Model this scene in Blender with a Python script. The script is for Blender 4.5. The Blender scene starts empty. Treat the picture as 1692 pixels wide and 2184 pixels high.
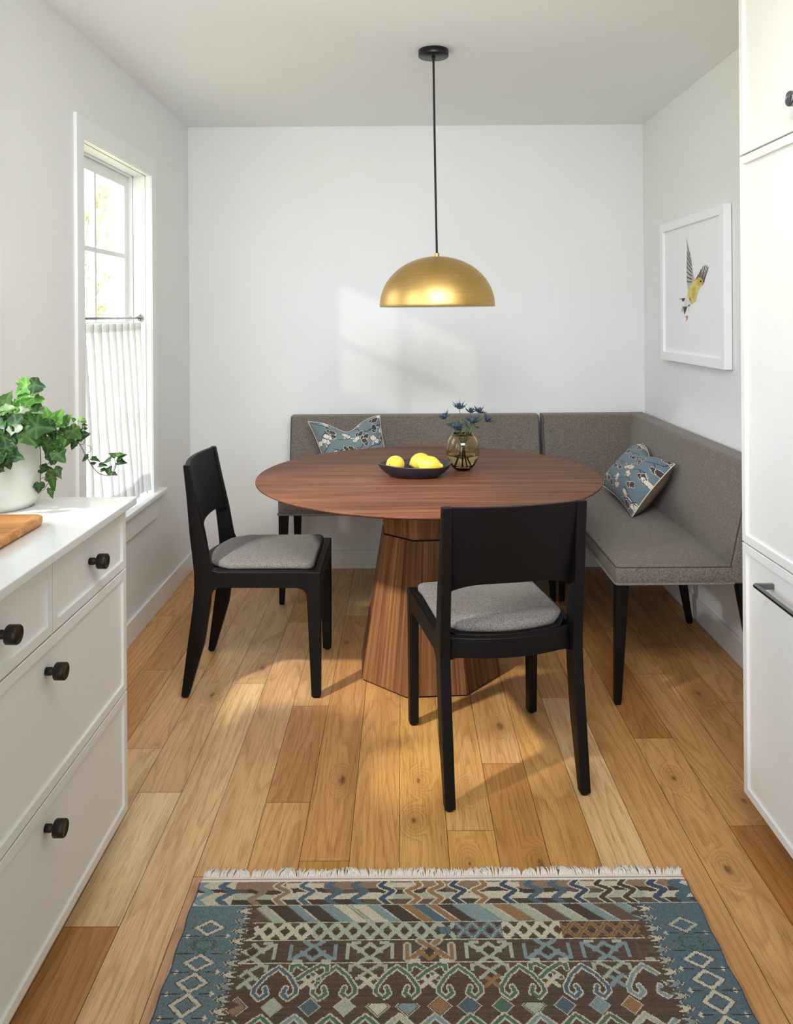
import bpy, bmesh, math, random
import numpy as np
from mathutils import Vector, Matrix
random.seed(7)
rng = np.random.default_rng(11)
scene = bpy.context.scene
COL = scene.collection
PI = math.pi

# ------------------------------------------------------------------ camera
CAMZ, F, CX, CY, ROLL = 1.395, 1692.0, 858.0, 672.0, 0.007
cam_d = bpy.data.cameras.new('camera')
cam = bpy.data.objects.new('camera', cam_d)
COL.objects.link(cam)
cam.location = (0, 0, CAMZ)
cam.rotation_euler = (PI / 2, ROLL, 0)
cam_d.sensor_fit = 'HORIZONTAL'
cam_d.sensor_width = 24.0
cam_d.lens = 24.0 * F / 1692.0
cam_d.shift_x = (846.0 - CX) / 1692.0
cam_d.shift_y = (CY - 1092.0) / 1692.0
cam_d.clip_start = 0.05
cam_d.clip_end = 200
scene.camera = cam

def at(px, py, Y):
    """world point at depth Y seen at photo pixel"""
    dx, dy = px - CX, py - CY
    return Vector(((dx - ROLL * dy) / F * Y, Y, CAMZ - (dy + ROLL * dx) / F * Y))

def at_x(px, py, X):
    dx, dy = px - CX, py - CY
    return at(px, py, X * F / (dx - ROLL * dy))

def ground(px, py, z=0.0):
    dx, dy = px - CX, py - CY
    return at(px, py, F * (CAMZ - z) / (dy + ROLL * dx))

# ------------------------------------------------------------------ colours & materials
def lin(c):
    c = c / 255.0
    return c / 12.92 if c <= 0.04045 else ((c + 0.055) / 1.055) ** 2.4
def rgb(r, g, b):
    return (lin(r), lin(g), lin(b))
def rgba(r, g, b):
    return (lin(r), lin(g), lin(b), 1.0)

class NT:
    def __init__(self, name):
        self.m = bpy.data.materials.new(name)
        self.m.use_nodes = True
        self.t = self.m.node_tree
        self.n = self.t.nodes
        self.b = self.n['Principled BSDF']
        self.out = self.n['Material Output']
    def node(self, typ, **kw):
        nd = self.n.new(typ)
        for k, v in kw.items():
            if k.startswith('i_'):
                key = k[2:]
                nd.inputs[int(key) if key.isdigit() else key].default_value = v
            else:
                setattr(nd, k, v)
        return nd
    def link(self, a, b):
        self.t.links.new(a, b)
    def set(self, key, v):
        self.b.inputs[key].default_value = v
    def math(self, op, a, b=None):
        nd = self.n.new('ShaderNodeMath'); nd.operation = op
        for i, v in enumerate((a, b)):
            if v is None: continue
            if isinstance(v, (int, float)): nd.inputs[i].default_value = v
            else: self.link(v, nd.inputs[i])
        return nd.outputs[0]
    def vmath(self, op, a, b=None):
        nd = self.n.new('ShaderNodeVectorMath'); nd.operation = op
        for i, v in enumerate((a, b)):
            if v is None: continue
            if isinstance(v, (tuple, list)): nd.inputs[i].default_value = v
            else: self.link(v, nd.inputs[i])
        return nd.outputs['Value'] if op in ('LENGTH', 'DOT_PRODUCT') else nd.outputs[0]
    def objco(self):
        return self.n.new('ShaderNodeTexCoord').outputs['Object']
    def noise(self, vec, scale=5, detail=2, rough=0.5, dist=0.0):
        nd = self.n.new('ShaderNodeTexNoise')
        nd.inputs['Scale'].default_value = scale
        nd.inputs['Detail'].default_value = detail
        nd.inputs['Roughness'].default_value = rough
        nd.inputs['Distortion'].default_value = dist
        if vec is not None: self.link(vec, nd.inputs['Vector'])
        return nd.outputs['Fac']
    def ramp(self, fac, stops, interp='LINEAR'):
        nd = self.n.new('ShaderNodeValToRGB')
        cr = nd.color_ramp; cr.interpolation = interp
        while len(cr.elements) < len(stops): cr.elements.new(0.5)
        for e, (p, c) in zip(cr.elements, stops):
            e.position = p; e.color = c if len(c) == 4 else (*c, 1.0)
        self.link(fac, nd.inputs[0])
        return nd.outputs[0]
    def maprange(self, v, a, b, c, d, kind='LINEAR'):
        nd = self.n.new('ShaderNodeMapRange'); nd.interpolation_type = kind
        for i, x in zip((1, 2, 3, 4), (a, b, c, d)): nd.inputs[i].default_value = x
        self.link(v, nd.inputs[0])
        return nd.outputs[0]
    def mix(self, fac, a, b, mode='MIX'):
        nd = self.n.new('ShaderNodeMix'); nd.data_type = 'RGBA'; nd.blend_type = mode
        for key, v in ((0, fac), (6, a), (7, b)):
            if isinstance(v, (int, float)): nd.inputs[key].default_value = v
            elif isinstance(v, (tuple, list)): nd.inputs[key].default_value = v if len(v) == 4 else (*v, 1)
            else: self.link(v, nd.inputs[key])
        return nd.outputs[2]
    def bump(self, h, strength=0.1, dist=0.01):
        nd = self.n.new('ShaderNodeBump')
        nd.inputs['Strength'].default_value = strength
        nd.inputs['Distance'].default_value = dist
        self.link(h, nd.inputs['Height'])
        self.link(nd.outputs[0], self.b.inputs['Normal'])
    def color(self, c):
        self.link(c, self.b.inputs['Base Color'])

def simple(name, c, rough=0.5, metal=0.0, spec=0.5, var=0.03, scale=40, bump=0.0, bscale=300):
    t = NT(name)
    co = t.objco()
    n = t.noise(co, scale, 2)
    a = tuple(x * (1 - var) for x in c); b = tuple(min(1, x * (1 + var)) for x in c)
    t.color(t.ramp(n, [(0.3, a), (0.7, b)]))
    t.set('Roughness', rough); t.set('Metallic', metal); t.set('Specular IOR Level', spec)
    if bump:
        t.bump(t.noise(co, bscale, 2), bump, 0.002)
    return t.m

# ------------------------------------------------------------------ mesh helpers
def link(o, parent=None):
    COL.objects.link(o)
    if parent is not None:
        o.parent = parent
    return o

def obj(name, bm, mat, parent=None, smooth=False, bevel=0.0, bseg=2, loc=None, subsurf=0, angle=None):
    me = bpy.data.meshes.new(name)
    bmesh.ops.recalc_face_normals(bm, faces=bm.faces)
    bm.to_mesh(me); bm.free()
    o = bpy.data.objects.new(name, me)
    for m in (mat if isinstance(mat, (list, tuple)) else [mat]):
        me.materials.append(m)
    if loc is not None: o.location = loc
    link(o, parent)
    if smooth:
        for p in me.polygons: p.use_smooth = True
    if bevel:
        md = o.modifiers.new('bevel', 'BEVEL'); md.width = bevel; md.segments = bseg
        md.limit_method = 'ANGLE'; md.angle_limit = math.radians(35)
        md.harden_normals = False
        for p in me.polygons: p.use_smooth = True
        wn = o.modifiers.new('wn', 'WEIGHTED_NORMAL'); wn.keep_sharp = True
    if subsurf:
        md = o.modifiers.new('sub', 'SUBSURF'); md.levels = subsurf; md.render_levels = subsurf
    return o

def empty(name, loc=(0, 0, 0), rz=0.0):
    o = bpy.data.objects.new(name, None)
    o.empty_display_size = 0.1
    o.location = loc; o.rotation_euler = (0, 0, rz)
    return link(o)

def tag(o, label=None, cat=None, group=None, kind=None):
    if label: o['label'] = label
    if cat: o['category'] = cat
    if group: o['group'] = group
    if kind: o['kind'] = kind
    return o

def box(bm, x0, x1, y0, y1, z0, z1, mi=0):
    v = [bm.verts.new(p) for p in ((x0, y0, z0), (x1, y0, z0), (x1, y1, z0), (x0, y1, z0),
                                   (x0, y0, z1), (x1, y0, z1), (x1, y1, z1), (x0, y1, z1))]
    for f in ((0, 3, 2, 1), (4, 5, 6, 7), (0, 1, 5, 4), (1, 2, 6, 5), (2, 3, 7, 6), (3, 0, 4, 7)):
        fc = bm.faces.new([v[i] for i in f]); fc.material_index = mi
    return bm

def nb(): return bmesh.new()

def boxes(*bs):
    bm = nb()
    for b in bs: box(bm, *b)
    return bm

def prism(bm, pts, vec, mi=0):
    """extrude polygon (3D points) along vec"""
    vec = Vector(vec)
    a = [bm.verts.new(p) for p in pts]
    b = [bm.verts.new(Vector(p) + vec) for p in pts]
    n = len(pts)
    fs = [bm.faces.new(a[::-1]), bm.faces.new(b)]
    for i in range(n):
        fs.append(bm.faces.new((a[i], a[(i + 1) % n], b[(i + 1) % n], b[i])))
    for f in fs: f.material_index = mi
    return bm

def loft(bm, rings, cap=True, mi=0, closed=True):
    vs = [[bm.verts.new(p) for p in r] for r in rings]
    n = len(rings[0])
    for k in range(len(vs) - 1):
        for i in range(n if closed else n - 1):
            f = bm.faces.new((vs[k][i], vs[k][(i + 1) % n], vs[k + 1][(i + 1) % n], vs[k + 1][i]))
            f.material_index = mi; f.smooth = True
    if cap:
        f = bm.faces.new(vs[0][::-1]); f.material_index = mi
        f = bm.faces.new(vs[-1]); f.material_index = mi
    return bm

def lathe(bm, prof, seg=48, c=(0, 0, 0), mi=0, axis='Z'):
    c = Vector(c)
    rings = []
    for r, z in prof:
        ring = []
        for i in range(seg):
            a = 2 * PI * i / seg
            if axis == 'Z': p = Vector((r * math.cos(a), r * math.sin(a), z))
            elif axis == 'X': p = Vector((z, r * math.cos(a), r * math.sin(a)))
            else: p = Vector((r * math.cos(a), z, r * math.sin(a)))
            ring.append(c + p)
        rings.append(ring)
    vs = []
    for (r, z), ring in zip(prof, rings):
        if r < 1e-6:
            vs.append([bm.verts.new(ring[0])])
        else:
            vs.append([bm.verts.new(p) for p in ring])
    for k in range(len(vs) - 1):
        A, B = vs[k], vs[k + 1]
        for i in range(seg):
            j = (i + 1) % seg
            if len(A) == 1 and len(B) == 1: continue
            if len(A) == 1: f = bm.faces.new((A[0], B[j], B[i]))
            elif len(B) == 1: f = bm.faces.new((A[i], A[j], B[0]))
            else: f = bm.faces.new((A[i], A[j], B[j], B[i]))
            f.smooth = True; f.material_index = mi
    return bm

def tube(bm, pts, r, seg=8, mi=0, cap=True):
    pts = [Vector(p) for p in pts]
    n = len(pts)
    rad = r if isinstance(r, (list, tuple)) else [r] * n
    t0 = (pts[1] - pts[0]).normalized()
    up = Vector((0, 0, 1)) if abs(t0.z) < 0.9 else Vector((1, 0, 0))
    u = t0.cross(up).normalized()
    rings = []
    for i in range(n):
        t = (pts[min(i + 1, n - 1)] - pts[max(i - 1, 0)])
        if t.length < 1e-9: t = t0
        t = t.normalized()
        u = (u - t * u.dot(t)).normalized()
        w = t.cross(u)
        rings.append([pts[i] + (u * math.cos(2 * PI * k / seg) + w * math.sin(2 * PI * k / seg)) * rad[i] for k in range(seg)])
    return loft(bm, rings, cap, mi)

def smooth_path(pts, n=6):
    pts = [Vector(p) for p in pts]
    out = []
    P = [pts[0]] + pts + [pts[-1]]
    for i in range(1, len(P) - 2):
        a, b, c, d = P[i - 1], P[i], P[i + 1], P[i + 2]
        for k in range(n):
            t = k / n
            out.append(0.5 * ((2 * b) + (c - a) * t + (2 * a - 5 * b + 4 * c - d) * t * t + (3 * b - a - 3 * c + d) * t ** 3))
    out.append(pts[-1])
    return out
WORLD, SUN, SPOT, DAY_FILL, BACK, EXPO = 3.0, 0.50, 850, 12, 15.5, 0.66
# ------------------------------------------------------------------ material library
M = {}
M['wall'] = simple('wall_paint', rgb(236, 236, 234), 0.85, spec=0.2, var=0.008, scale=3, bump=0.04, bscale=180)
M['ceiling'] = simple('ceiling_paint', rgb(247, 247, 245), 0.9, spec=0.1, var=0.006, scale=3)
M['trim'] = simple('trim_paint', rgb(240, 240, 238), 0.4, spec=0.4, var=0.006, scale=3)
M['cab'] = simple('cabinet_paint', rgb(238, 237, 233), 0.42, spec=0.4, var=0.008, scale=6)
M['cab_grey'] = simple('cabinet_paint_grey', rgb(228, 226, 222), 0.42, spec=0.4, var=0.008, scale=6)
M['dark_gap'] = simple('dark_gap', rgb(30, 26, 22), 0.9)
M['quartz'] = simple('white_quartz', rgb(229, 228, 225), 0.12, spec=0.5, var=0.02, scale=14)
M['bronze'] = simple('dark_bronze', rgb(44, 38, 34), 0.38, metal=0.6, var=0.06, scale=60)
M['graphite'] = simple('polished_graphite', rgb(120, 125, 134), 0.18, metal=1.0, var=0.03)
M['black'] = simple('black_metal', rgb(22, 22, 24), 0.35, metal=0.3)
M['cord'] = simple('black_cord', rgb(14, 14, 14), 0.8, var=0.2, scale=900)
M['steel'] = simple('rod_steel', rgb(190, 188, 184), 0.25, metal=1.0)
M['white_in'] = simple('white_enamel', rgb(240, 238, 232), 0.5)
M['frame'] = simple('white_lacquer', rgb(245, 246, 247), 0.35, var=0.004)
M['paper'] = simple('art_paper', rgb(244, 244, 245), 0.9, spec=0.1, var=0.006, scale=8)
M['ceramic'] = simple('matte_white_ceramic', rgb(208, 211, 202), 0.55, var=0.015, scale=25, bump=0.05, bscale=250)
M['soil'] = simple('potting_soil', rgb(48, 36, 28), 1.0, var=0.4, scale=120, bump=0.6, bscale=160)
M['bowl'] = simple('black_stoneware', rgb(38, 38, 44), 0.32, var=0.08, scale=50)
M['rubber'] = simple('black_glide', rgb(16, 15, 15), 0.7)

# near-black stained wood of the chairs and bench legs
def dark_wood(name, base=(13, 10, 9)):
    t = NT(name)
    co = t.objco()
    v = t.vmath('MULTIPLY', co, (18, 220, 14))
    n = t.noise(v, 1, 3, 0.6)
    c = rgb(*base)
    t.color(t.ramp(n, [(0.25, tuple(x * 0.72 for x in c)), (0.75, tuple(x * 1.25 for x in c))]))
    t.set('Roughness', 0.46); t.set('Specular IOR Level', 0.24)
    t.bump(n, 0.12, 0.001)
    return t.m
M['dark_wood'] = dark_wood('charcoal_stained_wood')

# tweed upholstery
def tweed(name, dark, light, scale=520, sheen=0.15):
    t = NT(name)
    co = t.objco()
    n1 = t.noise(co, scale, 2, 0.6)
    n2 = t.noise(co, scale * 0.28, 2, 0.6)
    w = t.math('ADD', t.math('MULTIPLY', n1, 0.7), t.math('MULTIPLY', n2, 0.3))
    t.color(t.ramp(w, [(0.36, dark), (0.64, light)]))
    t.set('Roughness', 0.95); t.set('Specular IOR Level', 0.15)
    t.set('Sheen Weight', sheen); t.set('Sheen Roughness', 0.5)
    t.bump(n1, 0.35, 0.0012)
    return t.m
M['bench'] = tweed('grey_brown_tweed', rgb(67, 61, 55), rgb(149, 138, 127), 640)
M['seat'] = tweed('grey_tweed', rgb(62, 58, 55), rgb(148, 142, 137), 640)
M['seam'] = simple('seam_thread', rgb(74, 68, 62), 0.95)
M['welt'] = tweed('welt_tweed', rgb(84, 79, 73), rgb(150, 142, 134), 600)

# walnut
def walnut(name, grain='X', dark=(84, 48, 33), mid=(128, 76, 54), light=(158, 100, 74), strips=False, strip=0.05):
    t = NT(name)
    co = t.objco()
    if strips:
        ga = t.n.new('ShaderNodeAttribute'); ga.attribute_name = 'guv'; co = ga.outputs['Vector']
    sc = {'X': (1.6, 34, 34), 'Z': (64, .9, 50)}[grain]
    fine = {'X': (5, 150, 150), 'Z': (320, 3, 50)}[grain]
    v = t.vmath('MULTIPLY', co, sc)
    a = t.noise(v, 1.0, 3, 0.55, 0.6)
    sy = {'X': (0.7, 9, 9), 'Z': (22, .6, 50)}[grain]
    b = t.noise(t.vmath('MULTIPLY', co, sy), 1.0, 2, 0.5, 0.8)
    f = t.noise(t.vmath('MULTIPLY', co, fine), 1.0, 2, 0.6)
    s = t.math('ADD', t.math('MULTIPLY', a, 0.6), t.math('MULTIPLY', b, 0.4))
    col = t.ramp(s, [(0.34, rgb(*dark)), (0.5, rgb(*mid)), (0.66, rgb(*light))])
    fm = t.maprange(f, 0.3, 0.7, 0.74, 1.14)
    cc = t.n.new('ShaderNodeCombineColor')
    for i in range(3): t.link(fm, cc.inputs[i])
    col = t.mix(1.0, col, cc.outputs[0], 'MULTIPLY')
    if strips:
        at_ = t.n.new('ShaderNodeAttribute'); at_.attribute_name = 'strip'
        col = t.mix(1.0, col, at_.outputs['Color'], 'MULTIPLY')
    t.color(col)
    t.set('Roughness', 0.52); t.set('Specular IOR Level', 0.14)
    t.bump(f, 0.06, 0.001)
    return t.m
M['walnut_top'] = walnut('walnut_top', 'X', (82, 51, 37), (113, 72, 52), (134, 89, 65))
M['walnut_edge'] = walnut('walnut_edge', 'X', (74, 41, 29), (102, 60, 42), (124, 76, 56))
M['walnut_base'] = walnut('walnut_base', 'Z', (92, 60, 38), (136, 93, 60), (168, 122, 84), strips=True)
M['oak_tray'] = walnut('oak_tray', 'X', (170, 112, 58), (198, 138, 80), (214, 158, 100))

# brushed brass
def brass():
    t = NT('brushed_brass')
    co = t.objco()
    n = t.noise(t.vmath('MULTIPLY', co, (6, 6, 700)), 1, 2, 0.5)
    t.color(t.ramp(n, [(0.3, rgb(196, 158, 94)), (0.7, rgb(214, 178, 112))]))
    t.set('Metallic', 1.0); t.set('Roughness', 0.42)
    t.bump(n, 0.05, 0.0006)
    return t.m
M['brass'] = brass()

# window glass: thin pane that lets the sun through and mirrors a little
def pane():
    t = NT('window_glass')
    tr = t.node('ShaderNodeBsdfTransparent'); tr.inputs[0].default_value = (0.97, 0.985, 0.98, 1)
    gl = t.node('ShaderNodeBsdfGlossy'); gl.inputs['Roughness'].default_value = 0.02
    fr = t.node('ShaderNodeFresnel'); fr.inputs['IOR'].default_value = 1.45
    mx = t.node('ShaderNodeMixShader')
    t.link(t.math('MULTIPLY', fr.outputs[0], 0.7), mx.inputs[0]); t.link(tr.outputs[0], mx.inputs[1]); t.link(gl.outputs[0], mx.inputs[2])
    t.link(mx.outputs[0], t.out.inputs[0])
    return t.m
M['pane'] = pane()

def curtain_mat():
    t = NT('sheer_linen')
    co = t.objco()
    v1 = t.noise(t.vmath('MULTIPLY', co, (30, 30, 900)), 1, 2)
    v2 = t.noise(t.vmath('MULTIPLY', co, (400, 900, 30)), 1, 2)
    w = t.math('ADD', t.math('MULTIPLY', v1, 0.5), t.math('MULTIPLY', v2, 0.5))
    col = t.ramp(w, [(0.35, (0.80, 0.80, 0.79)), (0.65, (0.92, 0.92, 0.91))])
    d = t.node('ShaderNodeBsdfDiffuse'); t.link(col, d.inputs[0])
    tl = t.node('ShaderNodeBsdfTranslucent'); t.link(col, tl.inputs[0])
    tp = t.node('ShaderNodeBsdfTransparent')
    m1 = t.node('ShaderNodeMixShader'); m1.inputs[0].default_value = 0.46
    t.link(d.outputs[0], m1.inputs[1]); t.link(tl.outputs[0], m1.inputs[2])
    m2 = t.node('ShaderNodeMixShader')
    t.link(t.maprange(w, 0.35, 0.65, 0.06, 0.0), m2.inputs[0])
    t.link(m1.outputs[0], m2.inputs[1]); t.link(tp.outputs[0], m2.inputs[2])
    t.link(m2.outputs[0], t.out.inputs[0])
    return t.m
M['curtain'] = curtain_mat()

def glass(name, col, ior, rough=0.0):
    t = NT(name)
    g = t.node('ShaderNodeBsdfGlass'); g.inputs['IOR'].default_value = ior
    g.inputs['Roughness'].default_value = rough
    co = t.objco()
    z = t.node('ShaderNodeSeparateXYZ'); t.link(co, z.inputs[0])
    t.link(t.ramp(t.math('ADD', z.outputs[2], t.math('MULTIPLY', t.noise(co, 8, 1), 0.01)), [(0.0, tuple(c * 0.80 for c in col)), (0.14, col)]), g.inputs['Color'])
    t.link(g.outputs[0], t.out.inputs[0])
    return t.m
M['amber'] = glass('amber_glass', (0.985, 0.94, 0.82), 1.45)
M['water'] = glass('vase_water', (0.985, 0.96, 0.88), 1.33)

def leaf_mat(name, top, vein, rough=0.4, trans=0.35):
    t = NT(name)
    co = t.objco()
    n = t.noise(co, 30, 2)
    col = t.ramp(n, [(0.3, tuple(x * 0.7 for x in top)), (0.7, tuple(x * 1.2 for x in top))])
    at_ = t.n.new('ShaderNodeAttribute'); at_.attribute_name = 'vein'
    col = t.mix(at_.outputs['Fac'], col, vein)
    t.color(col)
    t.set('Roughness', rough); t.set('Specular IOR Level', 0.35)
    tl = t.node('ShaderNodeBsdfTranslucent'); t.link(col, tl.inputs[0])
    mx = t.node('ShaderNodeMixShader'); mx.inputs[0].default_value = trans
    t.link(t.b.outputs[0], mx.inputs[1]); t.link(tl.outputs[0], mx.inputs[2])
    t.link(mx.outputs[0], t.out.inputs[0])
    return t.m
M['ivy_dark'] = leaf_mat('ivy_dark_green', rgb(40, 70, 34), rgb(84, 118, 70))
M['ivy_mid'] = leaf_mat('ivy_mid_green', rgb(60, 94, 40), rgb(104, 138, 74))
M['ivy_bright'] = leaf_mat('ivy_bright_green', rgb(86, 138, 54), rgb(130, 178, 92), trans=0.45)
M['ivy_stem'] = simple('ivy_stem', rgb(96, 84, 58), 0.7)

def attr_mat(name, attr, rough=0.95, var=0.12, scale=700, bump=0.3, sheen=0.0, bdist=0.001):
    t = NT(name)
    a = t.n.new('ShaderNodeAttribute'); a.attribute_name = attr
    co = t.objco()
    n = t.noise(co, scale, 2, 0.6)
    fm = t.maprange(n, 0.3, 0.7, 1 - var, 1 + var)
    cc = t.n.new('ShaderNodeCombineColor')
    for i in range(3): t.link(fm, cc.inputs[i])
    t.color(t.mix(1.0, a.outputs['Color'], cc.outputs[0], 'MULTIPLY'))
    t.set('Roughness', rough); t.set('Specular IOR Level', 0.15)
    if sheen: t.set('Sheen Weight', sheen)
    if bump: t.bump(n, bump, bdist)
    return t.m
M['rug'] = attr_mat('rug_wool', 'pat', 1.0, 0.25, 420, 0.8, 0.1, 0.004)
M['pillow'] = attr_mat('printed_cotton', 'pat', 0.75, 0.06, 500, 0.12, 0.1)
M['fringe'] = simple('rug_fringe', rgb(226, 216, 206), 0.95, var=0.12, scale=300)
M['rug_band'] = simple('rug_selvedge', rgb(226, 216, 207), 0.95, var=0.06, scale=500, bump=0.4, bscale=600)
M['rug_thread'] = simple('selvedge_thread', rgb(150, 122, 104), 0.95)
M['pillow_back_cream'] = simple('cream_linen', rgb(222, 217, 204), 0.9, var=0.05, scale=300)
M['pillow_back_olive'] = simple('olive_velvet', rgb(116, 98, 74), 0.85, var=0.2, scale=20)
M['piping'] = simple('cream_piping', rgb(214, 206, 188), 0.9)

def lemon_mat():
    t = NT('lemon_skin')
    co = t.objco()
    n = t.noise(co, 260, 2); n2 = t.noise(co, 22, 2)
    t.color(t.ramp(n2, [(0.3, rgb(226, 188, 46)), (0.7, rgb(244, 216, 92))]))
    t.set('Roughness', 0.36); t.set('Subsurface Weight', 0.08); t.set('Subsurface Radius', (0.01, 0.006, 0.002))
    t.bump(n, 0.25, 0.0012)
    return t.m
M['lemon'] = lemon_mat()
M['lemon_stem'] = simple('lemon_stem', rgb(70, 58, 34), 0.8)
M['thistle_stem'] = simple('thistle_stem', rgb(92, 116, 72), 0.6, var=0.15)
M['thistle_head'] = simple('thistle_head', rgb(62, 74, 106), 0.8, var=0.35, scale=420, bump=0.8, bscale=600)
M['thistle_bract'] = simple('thistle_bract', rgb(52, 70, 84), 0.55, var=0.4, scale=60)
M['thistle_leaf'] = simple('thistle_leaf', rgb(64, 96, 62), 0.5, var=0.3, scale=60)
M['tree_leaf'] = leaf_mat('tree_leaf', rgb(226, 220, 178), rgb(226, 222, 180), 0.9, 0.5)
M['bark'] = simple('bark', rgb(178, 166, 148), 0.9, var=0.3, scale=20)
M['grass'] = simple('pale_grass', rgb(205, 196, 142), 0.95, var=0.2, scale=4)

# --- oak floor: every board has its own tint and grain offset, knots sit where the photo shows them
FLOOR_KNOTS = [(453, 1482, 1.0), (561, 1425, 1.3), (730, 1664, 1.3), (739, 1370, 1.0), (893, 1665, .7), (883, 1750, .7),
               (1552, 1854, 1.0), (1588, 1708, .8), (1067, 1549, 1.5), (1154, 1840, .9), (1438, 1660, .8),
               (1491, 1479, 1.0), (1002, 1842, .5), (997, 1690, 0.01)]
def floor_mat():
    t = NT('oak_boards')
    co = t.objco()
    bc = t.n.new('ShaderNodeAttribute'); bc.attribute_name = 'bcol'
    bo = t.n.new('ShaderNodeAttribute'); bo.attribute_name = 'boff'
    off = t.vmath('MULTIPLY', bo.outputs['Vector'], (40, 40, 40))
    P = t.vmath('MULTIPLY', co, (1, 1, 0))
    swirl = None; spot = None
    for (px, py, s) in FLOOR_KNOTS:
        k = ground(px, py)
        d = t.vmath('LENGTH', t.vmath('MULTIPLY', t.vmath('SUBTRACT', P, (k.x, k.y, 0)), (1.0, 0.5, 0)))
        sw = t.maprange(d, 0.0, 0.055, 1.0, 0.0, 'SMOOTHERSTEP')
        swirl = sw if swirl is None else t.math('ADD', swirl, sw)
        if s > 0.1:
            sp = t.maprange(d, 0.002 * s, 0.013 * s, 1.0, 0.0, 'SMOOTHSTEP')
            spot = sp if spot is None else t.math('MAXIMUM', spot, sp)
    v = t.vmath('ADD', t.vmath('MULTIPLY', P, (7, 0.75, 1)), off)
    n1 = t.noise(v, 1, 1.5, 0.4)
    f = t.math('ADD', t.math('MULTIPLY', n1, 16.0), t.math('MULTIPLY', swirl, 4.5))
    wob = t.noise(t.vmath('ADD', t.vmath('MULTIPLY', P, (60, 14, 1)), off), 1, 2)
    f = t.math('ADD', f, t.math('MULTIPLY', wob, 0.5))
    fr = t.math('FRACT', f)
    ring = t.ramp(fr, [(0.0, (1, 1, 1)), (0.55, (0.96, 0.95, 0.94)), (0.86, (0.80, 0.75, 0.69)), (1.0, (0.97, 0.96, 0.95))])
    fib = t.noise(t.vmath('ADD', t.vmath('MULTIPLY', P, (330, 9, 1)), off), 1, 3, 0.65)
    fibc = t.ramp(fib, [(0.30, (0.68, 0.62, 0.55)), (0.48, (0.99, 0.98, 0.97)), (0.75, (1.10, 1.10, 1.09))])
    tone = t.noise(t.vmath('ADD', t.vmath('MULTIPLY', P, (11, 1.4, 1)), off), 1, 2)
    tonec = t.ramp(tone, [(0.3, (0.84, 0.79, 0.73)), (0.55, (1, 1, 1)), (0.75, (1.08, 1.09, 1.11))])
    c = t.mix(1, bc.outputs['Color'], ring, 'MULTIPLY')
    c = t.mix(1, c, fibc, 'MULTIPLY'); c = t.mix(1, c, tonec, 'MULTIPLY')
    kn = t.noise(t.vmath('MULTIPLY', P, (120, 90, 1)), 1, 2)
    c = t.mix(t.math('MULTIPLY', spot, t.maprange(kn, 0.35, 0.6, 0.45, 1.0)), c, rgb(92, 58, 32))
    halo = t.maprange(swirl, 0.0, 1.0, 0.0, 0.3)
    c = t.mix(halo, c, rgb(150, 100, 58))
    t.color(c)
    t.set('Roughness', 0.38); t.set('Specular IOR Level', 0.35)
    h = t.math('ADD', t.math('MULTIPLY', fib, 0.7), t.math('MULTIPLY', fr, 0.1))
    t.bump(h, 0.1, 0.001)
    return t.m
M['floor'] = floor_mat()
# ------------------------------------------------------------------ room shell
XL, XR, YB, ZC = -1.177, 1.337, 4.383, 2.44
YF = -1.3                                     # the room opens to the rest of the house behind the camera

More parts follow.
